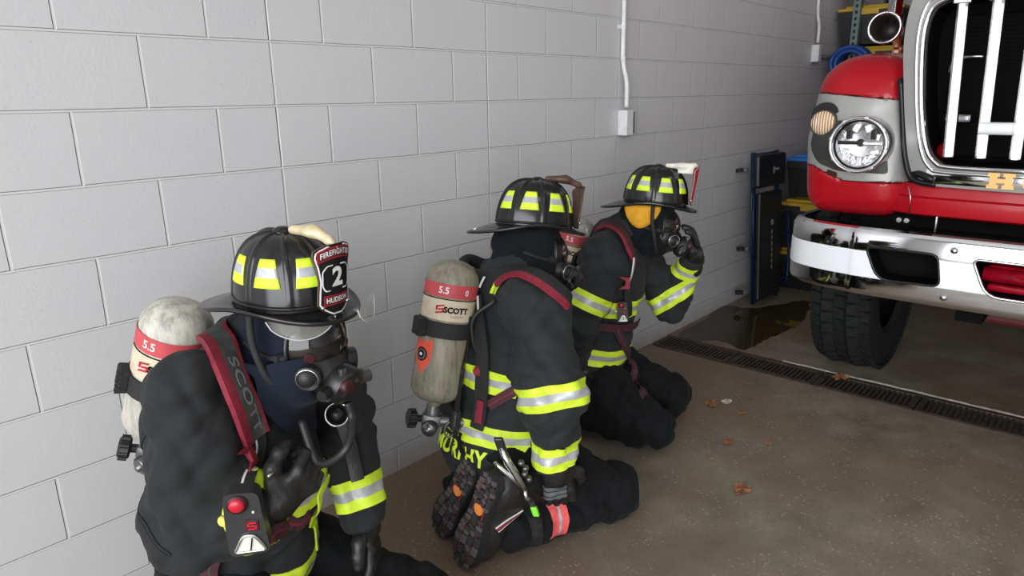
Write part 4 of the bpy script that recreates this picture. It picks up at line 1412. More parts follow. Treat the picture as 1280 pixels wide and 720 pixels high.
    if kind.get('text'):
        def rect(cz, hw_, hh, m, lift, arch_=0.0):
            ys = np.linspace(-hw_, hw_, 11)
            lo_ = sh(ys, cz-hh+arch_*(1-(ys/hw_)**2), lift); hi_ = sh(ys, cz+hh+arch_*(1-(ys/hw_)**2), lift)
            add(np.vstack([lo_, hi_]), [(i, i+1, 11+i+1, 11+i) for i in range(10)], m)
        def letters(s, size, cz, m, lift, arch_=0.0, hw_=.04, sx=1.0, bold=0.0, maxw=None):
            Vt, Ft = text_mesh(s, size, 0, bold, 1.05)
            Vt[:, 0] *= sx
            w_ = Vt[:, 0].max()-Vt[:, 0].min()
            if maxw and w_ > maxw: Vt[:, 0] *= maxw/w_
            add(sh(Vt[:, 0], cz+Vt[:, 1]+arch_*(1-(Vt[:, 0]/hw_)**2), lift), Ft, m)
        rect(.139, .046, .0130, 3, .0044, .010); rect(.139, .0445, .0112, 4, .0050, .010)
        letters('FIREFIGHTER', .0170, .139, 2, .0058, .010, .046, 1, .0003, .082)
        hexa = rounded([(-.030, .064), (-.036, .076), (-.036, .108), (-.026, .120), (.026, .120), (.036, .108), (.036, .076), (.030, .064)], .004, 3)
        strip(hexa+[hexa[0]], .0028, 2, .0052)
        letters('2', .058, .092, 2, .0056, 0, .04, 1.0, .0022)
        rect(.042, .034, .0115, 3, .0048, .0); rect(.042, .0325, .0098, 4, .0054, .0)
        letters('HUDSON', .0165, .042, 2, .0060, 0, .04, 1, .0004, .058)
    meshd('front_shield', vs, Fc, mats, hl, False, mi)
    for y in (-.036, .036):
        bm = BM(); p = W(sh(y, .028, .004)); b_sphere(bm, p, .005, seg=10); bmobj('shield_rivet', bm, M['steel'], hl, True)
    # shield holder: beaked eagle-like ornament bridging crown and shield
    hs = U([rc((.035, 0, .166), (.10, 0, .170), .010, .013), rc((.10, 0, .170), (HA+.016, 0, z0+hgt+.004), .013, .010), el((.095, 0, .168), (.030, .022, .012)), rc((HA+.012, 0, z0+hgt+.004), (HA+.034, 0, z0+hgt-.008), .009, .003)]+([bx((.115, 0, .158), (.034, .012, .020), .004)] if kind.get('block') else []), .008)
    V, Q = snet(hs, .004)
    meshd('shield_holder', W(V), Q, kind['holder'], hl)
    # flip-down eye shields
    for (t0, t1, za, zb_, rad) in kind.get('visors', []):
        nT, nZ = 16, 7
        a_ = np.linspace(0, 1, nT); V = []
        for i in a_:
            th_ = math.radians(t0+(t1-t0)*i); drop = math.sin(PI*min(max(i, .0), 1))**.55
            for j in range(nZ):
                u = j/(nZ-1); z = za+(zb_-za)*u*drop
                V.append(((HA+rad+.012*u)*math.cos(th_), (HB_+rad+.012*u)*math.sin(th_), z))
        V = np.array(V); Fc = [(i*nZ+j, i*nZ+j+1, (i+1)*nZ+j+1, (i+1)*nZ+j) for i in range(nT-1) for j in range(nZ-1)]
        vo = meshd('eye_shield', W(V), Fc, M['visor'], hl)
        md = vo.modifiers.new('thick', 'SOLIDIFY'); md.thickness = .0022
        bm = BM(); b_tube(bm, [tuple(p) for p in W(V[nZ-1::nZ])], .0016, 6); bmobj('visor_rim', bm, M['grey_plate'], hl, True)
    # brim hook ring at the back
    bm = BM(); b_tube(bm, [tuple(W((-.205+.012*math.cos(a), .02+.014*math.sin(a), -.022+.004*math.cos(a)))) for a in np.linspace(0, 2*PI, 16, endpoint=False)], .0025, 6, closed=True)
    bmobj('hanger_ring', bm, M['steel'] if not kind.get('ring') else kind['ring'], hl, True)
    return hl

# ---------------------------------------------------------------- hands
def hand_field(wr, d, n, s, curl=(.35, .5, .4), thumb=.5, scale=1.0, fat=1.0, spread=.06):
    """wr wrist, d towards the fingers, n out of the palm, s towards the thumb"""
    wr = np.asarray(wr, float); d = norm(d); n = norm(np.asarray(n)-d*np.dot(n, d)); s = norm(np.asarray(s)-d*np.dot(s, d)-n*np.dot(s, n))
    k = scale
    Mx = np.stack([d, s, n], 1)
    F_ = [bx(wr+d*.050*k, (.048*k, .042*k, .017*k), .015*k, Mx), rc(wr-d*.03*k, wr+d*.03*k, .034*k, .036*k), el(wr+d*.028*k+s*.026*k+n*.008*k, (.034*k, .02*k, .02*k), Mx)]
    Lg = [(.034, .070, 1.0), (.012, .079, 1.02), (-.011, .073, .98), (-.033, .057, .88)]
    fingers = []
    for i, (o, ln, th) in enumerate(Lg):
        p = wr+d*.090*k+s*o*k
        a = 0.0; dirb = norm(d+s*spread*(1.5-i)); segs = [.45, .31, .24]
        r = .0125*k*th*fat
        for q_, (fr, c) in enumerate(zip(segs, curl)):
            a += c*(1+.08*i)
            dd = norm(dirb*math.cos(a)+n*math.sin(a))
            e = p+dd*ln*fr*k*1.25
            fingers.append(rc(p, e, r, r*.93)); p = e; r *= .93
    p = wr+d*.020*k+s*.034*k
    a1 = norm(d*.62+s*.70+n*.35*thumb); e1 = p+a1*.045*k
    a2 = norm(d*.85+s*.25+n*.6*thumb); e2 = e1+a2*.034*k
    a3 = norm(d*.92+s*.02+n*.7*thumb); e3 = e2+a3*.027*k
    F_ += [rc(p, e1, .0185*k, .0155*k*fat), rc(e1, e2, .0155*k*fat, .014*k*fat), rc(e2, e3, .014*k*fat, .0115*k*fat)]
    palm = U(F_, .014*k)
    allf = [palm]+fingers
    def f(P):
        dd = palm(P)
        m = np.full(len(P), 1e3)
        for g in fingers: m = np.minimum(m, g(P))
        h = np.clip(.5+.5*(m-dd)/(.010*k), 0, 1)
        return m*(1-h)+dd*h-.010*k*h*(1-h)
    f.box = (np.min([g.box[0] for g in allf], 0), np.max([g.box[1] for g in allf], 0))
    return f

# ---------------------------------------------------------------- boots
def boot(parent, heel, toe, w, name='boot'):
    """heel and toe of the sole, w = from the sole up into the leg"""
    heel, toe = np.asarray(heel, float), np.asarray(toe, float); u = norm(toe-heel); w = norm(np.asarray(w)-u*np.dot(w, u)); v = np.cross(w, u)
    Ln = np.linalg.norm(toe-heel); k = Ln/.31
    def P3(a, b, c): return heel+u*a*k+v*b*k+w*c*k
    Mx = np.stack([u, v, w], 1)
    f = U([el(P3(.225, 0, .048), np.array((.092, .054, .056))*k, Mx), rc(P3(.055, 0, .05), P3(.20, 0, .05), .046*k, .048*k), rc(P3(.06, 0, .06), P3(.075, 0, .27), .056*k, .062*k), el(P3(.05, 0, .045), np.array((.056, .046, .05))*k, Mx), rc(P3(.09, 0, .09), P3(.17, 0, .06), .05*k, .042*k)], .03)
    f = cut(f, P3(0, 0, .004), -w)
    b = sdf_obj(name, disp(f, folds(5, .002, .05)), .008, M['leather'], parent)
    # sole: outline of a foot, two layers, and a lugged tread
    def half(a): return float(np.interp(a, [-.006, .0, .02, .05, .10, .15, .20, .25, .29, .312, .322], [.0, .020, .036, .041, .036, .038, .050, .054, .043, .022, .0]))
    A = np.concatenate([np.linspace(-.006, .02, 6), np.linspace(.03, .29, 20), np.linspace(.297, .322, 8)])
    out = [(a, half(a)) for a in A]+[(a, -half(a)) for a in A[::-1][1:-1]]
    Mb = Matrix((Vector(u), Vector(v), Vector(w))).transposed().to_4x4(); Mb.translation = Vector(heel)
    bm = BM(); b_prism(bm, [(x*k, y*k) for x, y in out], Mb @ Matrix.Translation((0, 0, -.010)), .026*k)
    so = bmobj('sole', bm, M['black_rubber'], b); autosmooth(so, 40)
    bm = BM(); r = random.Random(3)
    for i in range(19):
        a = .006+i*.0163
        hh = half(a+.008)-.004
        nb = 4 if .03 < a < .09 or a > .18 else 3
        for j in range(nb):
            if .10 < a < .125: continue
            y = -hh+(j+.5)*2*hh/nb
            if hh < .014: continue
            b_box(bm, Mb @ Vector(((a+.004+.003*((j+i) % 2))*k, y*k, -.0135)), (.0115*k, 2*hh/nb*.78*k, .008), Mb.to_3x3() @ Matrix.Rotation(.35*(1 if j % 2 else -1), 3, 'Z'), mi=(1 if r.random() < .55 else 0))
    b_cyl(bm, Mb @ Vector((.113*k, 0, -.009)), Mb @ Vector((.113*k, 0, -.016)), .017*k, seg=20, mi=2)
    for s in (-1, 1):
        b_tube(bm, [Mb @ Vector((a*k, s*y*k, -.0125)) for a, y in ((.02, .020), (.07, .022), (.11, .02), (.16, .022), (.22, .030), (.28, .020))], .0028, 6, mi=3)
    bmobj('tread', bm, [M['tread_dark'], M['tread_grey'], M['orange'], M['tread_red']], b)
    # red flash along the side and a pull strap
    return b, P3, f
M['tread_dark'] = plain('tread_dark', (.035, .028, .028), .8)
M['tread_grey'] = plain('tread_grey', (.085, .075, .072), .8)
M['tread_red'] = plain('tread_red', (.20, .02, .025), .7)

# ---------------------------------------------------------------- one firefighter
class FF: pass
def firefighter(o, yaw, J, label, kind, seed):
    p = FF(); y = math.radians(yaw)
    p.F = np.array([math.cos(y), math.sin(y), 0]); p.L = np.array([-math.sin(y), math.cos(y), 0]); p.Z = np.array([0, 0, 1.])
    O = np.array([o[0], o[1], 0.])
    p.w = lambda v: O+p.F*v[0]+p.L*v[1]+p.Z*v[2]
    j = {k: p.w(v) for k, v in J.items() if k not in ('headrot',)}
    p.j = j
    root = empty('firefighter', (o[0], o[1], 0)); tag(root, label, 'person'); p.root = root
    ax = norm(j['nck']-j['pel']); lat = norm(j['Lsh']-j['Rsh']); p.ax = ax; p.lat = lat; p.fw = norm(np.cross(lat, ax))
    lat2 = norm(j['Lhip']-j['Rhip'])
    # head frame: pitch forward, turn, tilt
    hy, hp, hr = [math.radians(a) for a in J['headrot']]
    Rh = Matrix.Rotation(y+hy, 3, 'Z') @ Matrix.Rotation(hp, 3, 'Y') @ Matrix.Rotation(hr, 3, 'X')
    p.Rh = np.array(Rh); hf, hl_, hu = p.Rh[:, 0], p.Rh[:, 1], p.Rh[:, 2]
    hc = j['head']; p.hf, p.hl, p.hu, p.hc = hf, hl_, hu, hc
    H = lambda a, b, c: hc+hf*a+hl_*b+hu*c
    p.H = H
    # body: one continuous figure from crown to shins
    parts = [el(hc+hu*.01, (.098, .076, .118), p.Rh), el(H(.035, 0, -.065), (.06, .052, .055), p.Rh), el(H(.098, 0, -.02), (.016, .014, .026), p.Rh), el(H(.092, 0, -.062), (.012, .024, .010), p.Rh),
             el(H(.0, .078, -.01), (.022, .010, .032), p.Rh), el(H(.0, -.078, -.01), (.022, .010, .032), p.Rh), rc(H(-.02, 0, -.06), j['nck'], .056, .062),
             ecap(j['pel']+ax*.28, j['nck']-ax*.10, .155, .15, lat, .62), ecap(j['pel'], j['pel']+ax*.28, .15, .145, lat2, .66)]
    for s in 'RL':
        parts += [rc(j['nck']-ax*.04, j[s+'sh'], .062, .066), rc(j[s+'sh'], j[s+'el'], .058, .045), rc(j[s+'el'], j[s+'wr'], .045, .031), rc(j[s+'wr'], j[s+'wr']+norm(j[s+'hand']-j[s+'wr'])*.05, .026, .020),
                  rc(j[s+'hip'], j[s+'kn'], .088, .062), rc(j[s+'kn'], j[s+'ank'], .062, .042)]
    fb = U(parts, .035)
    p.body = sdf_obj('body', fb, .014, M['skin'], root)
    # coat
    armR = [rc(j['Rsh'], j['Rel'], kind.get('ra', .105), kind.get('re', .098)), cut(rc(j['Rel'], j['Rwr'], kind.get('re', .098)-.003, .070), j['Rwr']+norm(j['Rwr']-j['Rel'])*.015, j['Rwr']-j['Rel'])]
    armL = [rc(j['Lsh'], j['Lel'], .100, .090), cut(rc(j['Lel'], j['Lwr'], .086, .061), j['Lwr']+norm(j['Lwr']-j['Lel'])*.015, j['Lwr']-j['Lel'])]
    tor = [ecap(j['pel']+ax*.30, j['nck']-ax*.13, .205, .195, lat, .70), ecap(j['pel']-ax*.02, j['pel']+ax*.30, .205, .198, lat2, .76),
           rc(j['nck']-ax*.035, j['Rsh']+ax*.012, .088, .094), rc(j['nck']-ax*.035, j['Lsh']+ax*.012, .088, .094)]
    if kind.get('belly'): tor.append(rc(j['pel']+p.F*kind['belly'], j['pel']+p.F*(kind['belly']-.01)+ax*.26, .150, .135))
    f1_ = folds(seed, .026, .20); f2_ = folds(seed+50, .010, .085)
    wr_ = lambda P: f1_(P)+f2_(P)
    torso = disp(U(tor, .05), wr_)
    hem = j['pel']-ax*kind.get('hem', .075)
    torso = cut(torso, hem, -ax+p.F*kind.get('hemtilt', 0.0))
    def armfield(parts, s):
        e = j[s+'el']; a = U(parts, .045)
        w2 = elbow_folds(e, norm(j[s+'sh']-e)+norm(e-j[s+'wr']), .0085, .075, .13)
        return disp(a, lambda P: wr_(P)*1.15+w2(P))
    aR = armfield(armR, 'R'); aL = armfield(armL, 'L')
    p.foreR, p.foreL = disp(armR[1], wr_), disp(armL[1], wr_)
    p.upR, p.upL = disp(armR[0], wr_), disp(armL[0], wr_)
    coat = U([torso, aR, aL], .032)
    p.torso, p.aR, p.aL, p.coat = torso, aR, aL, coat
    p.smooth = off(U([U(tor, .05), U(armR, .045), U(armL, .045)], .032), .006)
    p.smooth_t = off(U(tor, .05), .006)
    V, Q = snet(coat, .0085)
    p.jacket = meshd('jacket', V, Q, kind.get('coat', M['coat']), root); autosmooth(p.jacket, 50)
    # collar standing round the neck
    cn = norm(j['head']-j['nck'])
    ring = rc(j['nck']-cn*.035, j['nck']+cn*.075, .118, .104)
    inn = rc(j['nck']-cn*.06, j['nck']+cn*.12, .100, .090)
    col_ = cut(minus(disp(ring, folds(seed+3, .009, .09)), inn, .006), j['nck']+cn*.075, cn)
    sdf_obj('collar', col_, .007, kind.get('coat', M['coat']), p.jacket)
    # hood under the helmet, draped on the shoulders
    hd_ = U([el(H(-.012, 0, .02), (.122, .098, .128), p.Rh), el(H(.01, 0, -.075), (.10, .085, .07), p.Rh), rc(H(-.012, 0, -.06), j['nck']+cn*.02, .094, .100), el(j['nck']+p.F*.02, (.13, .13, .055))], .04)
    hd_ = disp(hd_, folds(seed+7, .013, .085))
    p.hoodf = hd_
    sdf_obj('hood', hd_, .0085, kind.get('hoodmat', M['hood']), root)
    # trousers
    tr = [ecap(j['pel']+ax*.06, j['pel']-ax*.03, .175, .175, lat2, .82)]
    for s in 'RL':
        tr += [rc(j[s+'hip'], j[s+'kn'], .128, .106), rc(j[s+'kn'], j[s+'ank'], .104, .082), el(j[s+'kn']+p.F*.03, (.105, .10, .10))]
    f3_ = folds(seed+1, .024, .17); f4_ = folds(seed+9, .010, .08)
    tr = disp(U(tr, .03), lambda P: f3_(P)+f4_(P))
    for s in 'RL': tr = disp(tr, elbow_folds(j[s+'kn']-p.F*.05, p.F, .004, .07, .15))
    tr = cut(tr, (0, 0, .003), (0, 0, -1))
    p.trf = tr
    p.trousers = sdf_obj('trousers', tr, .0095, M['coat_dark'], root); autosmooth(p.trousers, 50)
    return p

def stripe(name, VF, parent, mats=None):
    V, Fc, mi = VF
    mats = mats or [M['lime'], M['silver_tape'], M['lime']]
    o = meshd(name, V, Fc, mats, parent, True, mi)
    return autosmooth(o, 55)

def mask(p, hose_end=None, hose_mid=None):
    """full-face breathing mask: rubber skirt, dark lens, side ports, regulator"""
    H = p.H; R = p.Rh
    seal = U([el(H(.058, 0, -.045), (.070, .078, .088), R), el(H(.10, 0, -.072), (.052, .052, .045), R), rc(H(.09, .045, -.06), H(.105, .06, -.062), .026, .026), rc(H(.09, -.045, -.06), H(.105, -.06, -.062), .026, .026)], .02)
    m = sdf_obj('face_mask', seal, .005, M['black_rubber_soft'], p.root)
    V, Q = snet(region(el(H(.050, 0, -.005), (.086, .084, .082), R), lambda P: -((P-H(.062, 0, 0))@p.hf)), .006)
    meshd('lens', V, Q, M['mask_lens'], m)
    bm = BM(); pts = []
    for a in np.linspace(0, 2*PI, 40, endpoint=False):
        pts.append(tuple(H(.066+.012*math.cos(2*a)*.3, .084*math.cos(a), -.008+.082*math.sin(a))))
    b_tube(bm, pts, .006, 8, closed=True); bmobj('lens_frame', bm, M['black_plastic'], m, True)
    for s in (-1, 1):
        c = H(.115, s*.066, -.062); d = norm(p.hf*.55+p.hl*s*.85-p.hu*.1)
        bm = BM(); b_lathe(bm, [(.030, -.012), (.031, .004), (.028, .010), (.024, .008), (.022, .004), (0, .003)], c, d, 24)
        po = bmobj('side_port', bm, M['black_plastic'], m, True)
        bm = BM(); b_lathe(bm, [(.0255, .0085), (.0262, .0105), (.0245, .0105)], c, d, 24); bmobj('port_ring', bm, M['chrome_soft'], po, True)
    # red round emblem disc on the lens side
    for s in (-1, 1):
        c = project(el(H(.050, 0, -.005), (.086, .084, .082), R), [H(.108, s*.052, -.018)], .001)[0]
        nrm = norm(c-H(.03, 0, -.005))
        bm = BM(); b_lathe(bm, [(.012, .0), (.012, .002), (.0095, .0024), (.009, .0018), (0, .0018)], c, nrm, 22); bmobj('emblem', bm, M['dim_red'], m)
    rd = norm(p.hf*.92-p.hu*.38); c = H(.145, 0, -.088)
    bm = BM(); b_lathe(bm, [(.030, -.02), (.044, -.010), (.047, .0), (.047, .022), (.043, .030), (.030, .036), (.026, .042), (0, .044)], c, rd, 30)
    rg = bmobj('regulator', bm, M['black_plastic'], m, True); autosmooth(rg, 35)
    for k in range(4):
        a = .4+k*PI/2; q_ = c+rd*.012+(p.hl*math.cos(a)+np.cross(rd, p.hl)*math.sin(a))*.047
        bm = BM(); b_box(bm, q_, (.016, .012, .018), bev=.003); bmobj('regulator_lug', bm, M['steel_dark'], rg)
    bm = BM(); b_cyl(bm, c+p.hl*-.045+rd*.01, c+p.hl*-.072+rd*.016, .013, seg=14); bmobj('bypass_knob', bm, M['black_plastic'], rg)
    bm = BM(); b_cyl(bm, c+p.hl*.045+rd*.01, c+p.hl*.075+rd*.016, .016, seg=14); bmobj('hose_inlet', bm, M['steel_dark'], rg)
    bm = BM(); b_lathe(bm, [(.017, 0), (.017, .012), (.012, .016), (0, .016)], c+p.hl*-.02+rd*.038+p.hu*.02, norm(rd+p.hu*.5), 18); bmobj('purge_knob', bm, M['dim_red'], rg, True)
    for s in (-1, 1):
        bm = BM(); b_tube(bm, catmull([H(.07, s*.085, -.02), H(.02, s*.100, -.02), H(-.05, s*.098, .0)], 6), .006, 6)
        b_box(bm, H(.055, s*.092, -.02), (.02, .012, .02), bev=.003)
        bmobj('head_strap', bm, M['black_web'], m)
    if hose_end is not None:
        bm = BM(); pts = catmull([c+rd*.02-p.hu*.04, c+rd*.03-p.hu*.075]+[np.asarray(q_) for q_ in hose_mid]+[np.asarray(hose_end)], 10)
        b_tube(bm, pts, .0095, 12); bmobj('air_hose', bm, M['black_rubber_soft'], m, True)
    return m
M['dim_red'] = plain('dim_red', (.04, .004, .008), .5)
M['black_rubber_soft'] = plain('mask_rubber', (.014, .014, .014), .5, 0, .2)
M['steel_dark'] = plain('dark_metal', (.16, .16, .165), .3, .8)

def cyl_text(s, size, a, axd, R, zc, facing, m_, parent, name, bold=0.0, sx=1.0):
    """lettering wrapped on a tank: a = point on the axis, axd = up the axis, facing = direction of the middle letter"""
    Vt, Ft = text_mesh(s, size, 0, bold)
    n = norm(facing-axd*np.dot(facing, axd)); t = np.cross(axd, n)
    ang = Vt[:, 0]*sx/R
    V = a+axd*(zc+Vt[:, 1])[:, None]+(np.cos(ang)[:, None]*n+np.sin(ang)[:, None]*t)*R
    return V, Ft

def tank(pack, top, bot, R, body, facing, sticker=False, stack=True):
    top, bot = np.asarray(top, float), np.asarray(bot, float); ax = norm(top-bot); Ln = np.linalg.norm(top-bot)
    prof = [(.022, -.028), (.024, -.004), (.035, .0)]
    for t in np.linspace(.15, 1, 8): prof.append((R*math.sin(t*PI/2)**.75, R*.62*(1-math.cos(t*PI/2))))
    for t in np.linspace(0, 1, 12)[1:]: prof.append((R*max(math.cos(t*PI/2), 0)**.8, Ln-R*.80+R*.80*math.sin(t*PI/2)))
    prof[-1] = (0, Ln)
    bm = BM(); b_lathe(bm, prof, bot, ax, 56)
    cy = bmobj('air_cylinder', bm, body, pack, True)
    n0 = norm(facing-ax*np.dot(facing, ax)); t0 = np.cross(ax, n0)
    def wrap(name, z0_, z1_, a0, a1, mat, lift=.0015, extra=None):
        n = 40; A = np.linspace(a0, a1, n); vs = []
        for a in A:
            d = n0*math.cos(a)+t0*math.sin(a)
            for z in (z0_, z1_): vs.append(bot+ax*z+d*(R+lift))
        Fc = [(2*i, 2*i+2, 2*i+3, 2*i+1) for i in range(n-1)]; mi = [0]*(n-1)
        if extra:
            for (V, Ft, m_) in extra:
                b = len(vs); vs += list(V); Fc += [tuple(b+i for i in f) for f in Ft]; mi += [m_]*len(Ft)
        o = meshd(name, vs, Fc, mat, cy, True, mi)
        return o
    zt = Ln-R*.80
    ex = []
    V, Ft = cyl_text('5.5', .030, bot, ax, R+.003, zt-.024, n0*math.cos(-.25)+t0*math.sin(-.25), 1, None, None, .0006); ex.append((V, Ft, 1))
    V, Ft = cyl_text('0', .026, bot, ax, R+.003, zt-.026, n0*math.cos(.62)+t0*math.sin(.62), 1, None, None, .0006); ex.append((V, Ft, 1))
    wrap('pressure_band', zt-.046, zt-.002, -PI, PI, [M['band_red'], M['white']], .0018, ex)
    ex = []
    V, Ft = cyl_text('SCOTT', .026, bot, ax, R+.0032, zt-.086, n0*math.cos(.30)+t0*math.sin(.30), 1, None, None, .0012); ex.append((V, Ft, 1))
    # red square spiral emblem left of the lettering
    dd = n0*math.cos(-.30)+t0*math.sin(-.30); tt_ = np.cross(ax, dd); b0 = bot+ax*(zt-.085)+dd*(R+.0032)
    sq = []
    for (x0, y0, x1, y1) in ((-.014, .008, .014, .013), (-.014, -.013, .014, -.008), (-.014, -.002, -.008, .013), (.008, -.013, .014, .002), (-.006, -.003, .012, .002)):
        sq.append([b0+tt_*x+ax*(y_+x*.25) for x, y_ in ((x0, y0), (x1, y0), (x1, y1), (x0, y1))])
    for s4 in sq: ex.append((s4, [(0, 1, 2, 3)], 2))
    V, Ft = cyl_text('S A F E T Y', .009, bot, ax, R+.0032, zt-.106, n0*math.cos(.36)+t0*math.sin(.36), 1, None, None); ex.append((V, Ft, 1))
    wrap('maker_label', zt-.122, zt-.052, -PI, PI, [M['label_cream'], M['black_matte'], M['red_plastic']], .0012, ex)
    wrap('label_line', zt-.0535, zt-.0505, -PI, PI, M['black_matte'], .0022)
    if sticker:
        # shield-shaped decal with a dark round crest
        vs = []; Fc = []; mi = []
        c0 = -.80; n = 14
        def pt(u, v, l): d = n0*math.cos(c0+u/R)+t0*math.sin(c0+u/R); return bot+ax*(.165+v)+d*(R+l)
        outl = [(-.030, .052), (.0, .046), (.034, .058), (.036, .02), (.030, -.02), (.004, -.058), (-.024, -.022), (-.034, .02)]
        vs = [pt(0, 0, .002)]+[pt(u, v, .002) for u, v in outl]; Fc = [(0, i+1, (i+1) % len(outl)+1) for i in range(len(outl))]; mi = [0]*len(outl)
        for rad, m_, l in ((.023, 1, .003), (.019, 2, .0036), (.012, 1, .0042), (.006, 3, .0048)):
            b = len(vs); vs += [pt(rad*math.cos(a), .006+rad*math.sin(a), l) for a in np.linspace(0, 2*PI, 18, endpoint=False)]; Fc.append(tuple(range(b, b+18))); mi.append(m_)
        b = len(vs); ed = [pt(u*1.10, v*1.07, .0012) for u, v in outl]; vs += ed; Fc.append(tuple(range(b, b+len(ed)))); mi.append(4)
        meshd('decal', vs, Fc, [M['decal_red'], M['black_matte'], M['steel_dark'], M['white'], M['coral']], cy, False, mi)
    # retaining strap with a buckle block
    zs = zt-.155
    bm = BM(); b_lathe(bm, [(R+.001, zs-.026), (R+.006, zs-.026), (R+.006, zs+.026), (R+.001, zs+.026)], bot, ax, 48)
    d = n0*math.cos(-1.0)+t0*math.sin(-1.0)
    Mb = Matrix((Vector(np.cross(ax, d)), Vector(d), Vector(ax))).transposed()
    b_box(bm, Vector(bot+ax*zs+d*(R+.012)), (.055, .028, .062), Mb, bev=.006)
    for k in range(5): b_box(bm, Vector(bot+ax*(zs-.026+.013*k)+d*(R+.024)+np.cross(ax, d)*.018), (.02, .012, .007), Mb, bev=.002)
    bmobj('tank_strap', bm, M['black_web'], pack)
    return cy, n0, t0, ax

def valve(pack, bot, ax, n0, t0, R, s=1.0):
    """cylinder valve: neck nut, body, hand wheel, gauge and ring handle"""
    b = np.asarray(bot, float)
    Mb = Matrix((Vector(n0), Vector(t0), Vector(ax))).transposed()
    bm = BM()
    b_lathe(bm, [(.020, -.052), (.026, -.050), (.028, -.038), (.024, -.026), (.024, -.012)], b, ax, 18)
    b_box(bm, Vector(b-ax*.066), (.046, .07, .040), Mb, bev=.010)
    b_cyl(bm, b-ax*.066+t0*.03, b-ax*.060+t0*.13, .021, seg=16); b_cyl(bm, b-ax*.060+t0*.13, b-ax*.050+t0*.18, .014, seg=14)
    vb = bmobj('cylinder_valve', bm, M['valve_grey'], pack); autosmooth(vb, 40)
    bm = BM(); c = b-ax*.068-t0*.036; d = norm(-t0+n0*.35)
    b_cyl(bm, c, c+d*.022, .012, seg=14); b_lathe(bm, [(.026, .018), (.030, .022), (.030, .042), (.025, .048), (0, .049)], c, d, 18)
    for k in range(8):
        a = 2*PI*k/8; e1 = norm(np.cross(d, ax)); e2 = np.cross(d, e1)
        b_cyl(bm, c+d*.022+(e1*math.cos(a)+e2*math.sin(a))*.029, c+d*.044+(e1*math.cos(a)+e2*math.sin(a))*.029, .006, seg=8)
    bmobj('hand_wheel', bm, M['black_plastic'], vb)
    bm = BM(); c = b-ax*.088+n0*.02; d = norm(n0*.9-t0*.4-ax*.3)
    b_lathe(bm, [(.024, -.02), (.027, .0), (.027, .018), (.022, .022), (.010, .022), (.009, .030), (0, .031)], c, d, 20)
    bmobj('gauge', bm, M['steel_dark'], vb, True)
    bm = BM(); c = b-ax*.085+t0*.065+n0*.03
    b_tube(bm, [c+(n0*.25+t0*.3)*0+(t0*math.cos(a)*.016+ax*math.sin(a)*.026) for a in np.linspace(0, 2*PI, 24, endpoint=False)], .0035, 8, closed=True)
    bmobj('pull_ring', bm, M['valve_grey'], vb, True)
M['valve_grey'] = plain('valve_metal', (.14, .14, .14), .4, .6)
M['band_red'] = plain('band_red', (.50, .06, .07), .55, 0, .15, 20)
M['label_cream'] = plain('label_cream', (.58, .50, .36), .6, 0, .12, 24)
M['decal_red'] = plain('decal_red', (.80, .10, .05), .45)
def worn_tank(name, base, dirt, seed):
    q = NT(name); a = q.noise(9, 5, .6); s = q.add('ShaderNodeTexNoise'); q.inp(s, Scale=40.0, Detail=6, Roughness=.7)
    mp = q.add('ShaderNodeMapping'); mp.inputs['Scale'].default_value = (1, 1, .22); q.l(q.obj(), mp.inputs[0]); q.l(mp.outputs[0], s.inputs['Vector'])
    c = q.ramp(s.outputs['Fac'], [(.36, dirt), (.56, base)])
    c = q.mix(q.ramp(a, [(.45, 0.0), (.7, .5)]), c, [v*.55 for v in base])
    q.set(Base_Color=c, Roughness=.42); q.bump(s.outputs['Fac'], .12, .003); return q.m
M['tank_tan'] = worn_tank('worn_tan_tank', (.27, .25, .18), (.15, .14, .10), 1)
M['tank_white'] = worn_tank('scuffed_white_tank', (.56, .53, .46), (.30, .29, .26), 2)
M['tank_grey'] = worn_tank('scuffed_grey_tank', (.36, .35, .31), (.20, .19, .17), 3)

def wrap_pts(f, a, b, t, ang0, xy, o=.003, up=(0, 0, 1), rmax=.4):
    """lay 2D points (x round the axis, y along it) on the field f"""
    a = np.asarray(a, float); b = np.asarray(b, float); ax = norm(b-a); c0 = a+(b-a)*t
    u = norm(np.asarray(up, float)-ax*np.dot(up, ax)); v = np.cross(ax, u)
    def rad(ang, yy):
        D = np.cos(ang)[:, None]*u+np.sin(ang)[:, None]*v; O = c0+ax*yy[:, None]
        lo = np.zeros(len(ang)); hi = np.full(len(ang), rmax); prev = f(O)-o; done = np.zeros(len(ang), bool)
        for s in range(1, int(rmax/.006)):
            cur = f(O+D*(s*.006))-o; h = (~done) & (prev <= 0) & (cur > 0); lo[h] = (s-1)*.006; hi[h] = s*.006; done |= h; prev = cur
        for _ in range(14):
            m = (lo+hi)/2; val = f(O+D*m[:, None])-o; lo = np.where(val <= 0, m, lo); hi = np.where(val > 0, m, hi)
        return (lo+hi)/2, O, D
    x, yy = xy[:, 0], xy[:, 1]
    # arc length to angle by integrating the local radius
    A = np.linspace(ang0-1.6, ang0+1.6, 121); r, O, D = rad(A, np.zeros(121))
    P = O+D*r[:, None]; s = np.concatenate([[0], np.cumsum(np.linalg.norm(np.diff(P, axis=0), axis=1))]); s -= np.interp(ang0, A, s)
    ang = np.interp(x, s, A)
    r, O, D = rad(ang, yy)
    return O+D*r[:, None]

def glove(p, s, d, n, th, curl, thumb=.5, scale=1.0, mat=None, fat=1.12):
    wr = p.j[s+'wr']; d = norm(d)
    hf_ = hand_field(wr+d*.012, d, n, th, curl, thumb, scale, fat)
    f = U([hf_, rc(wr-d*.045, wr+d*.02, .050, .043)], .02)
    f = disp(f, folds(77, .0016, .035))
    g = sdf_obj('glove', f, .0045, mat or M['leather'], p.root)
    return g, f

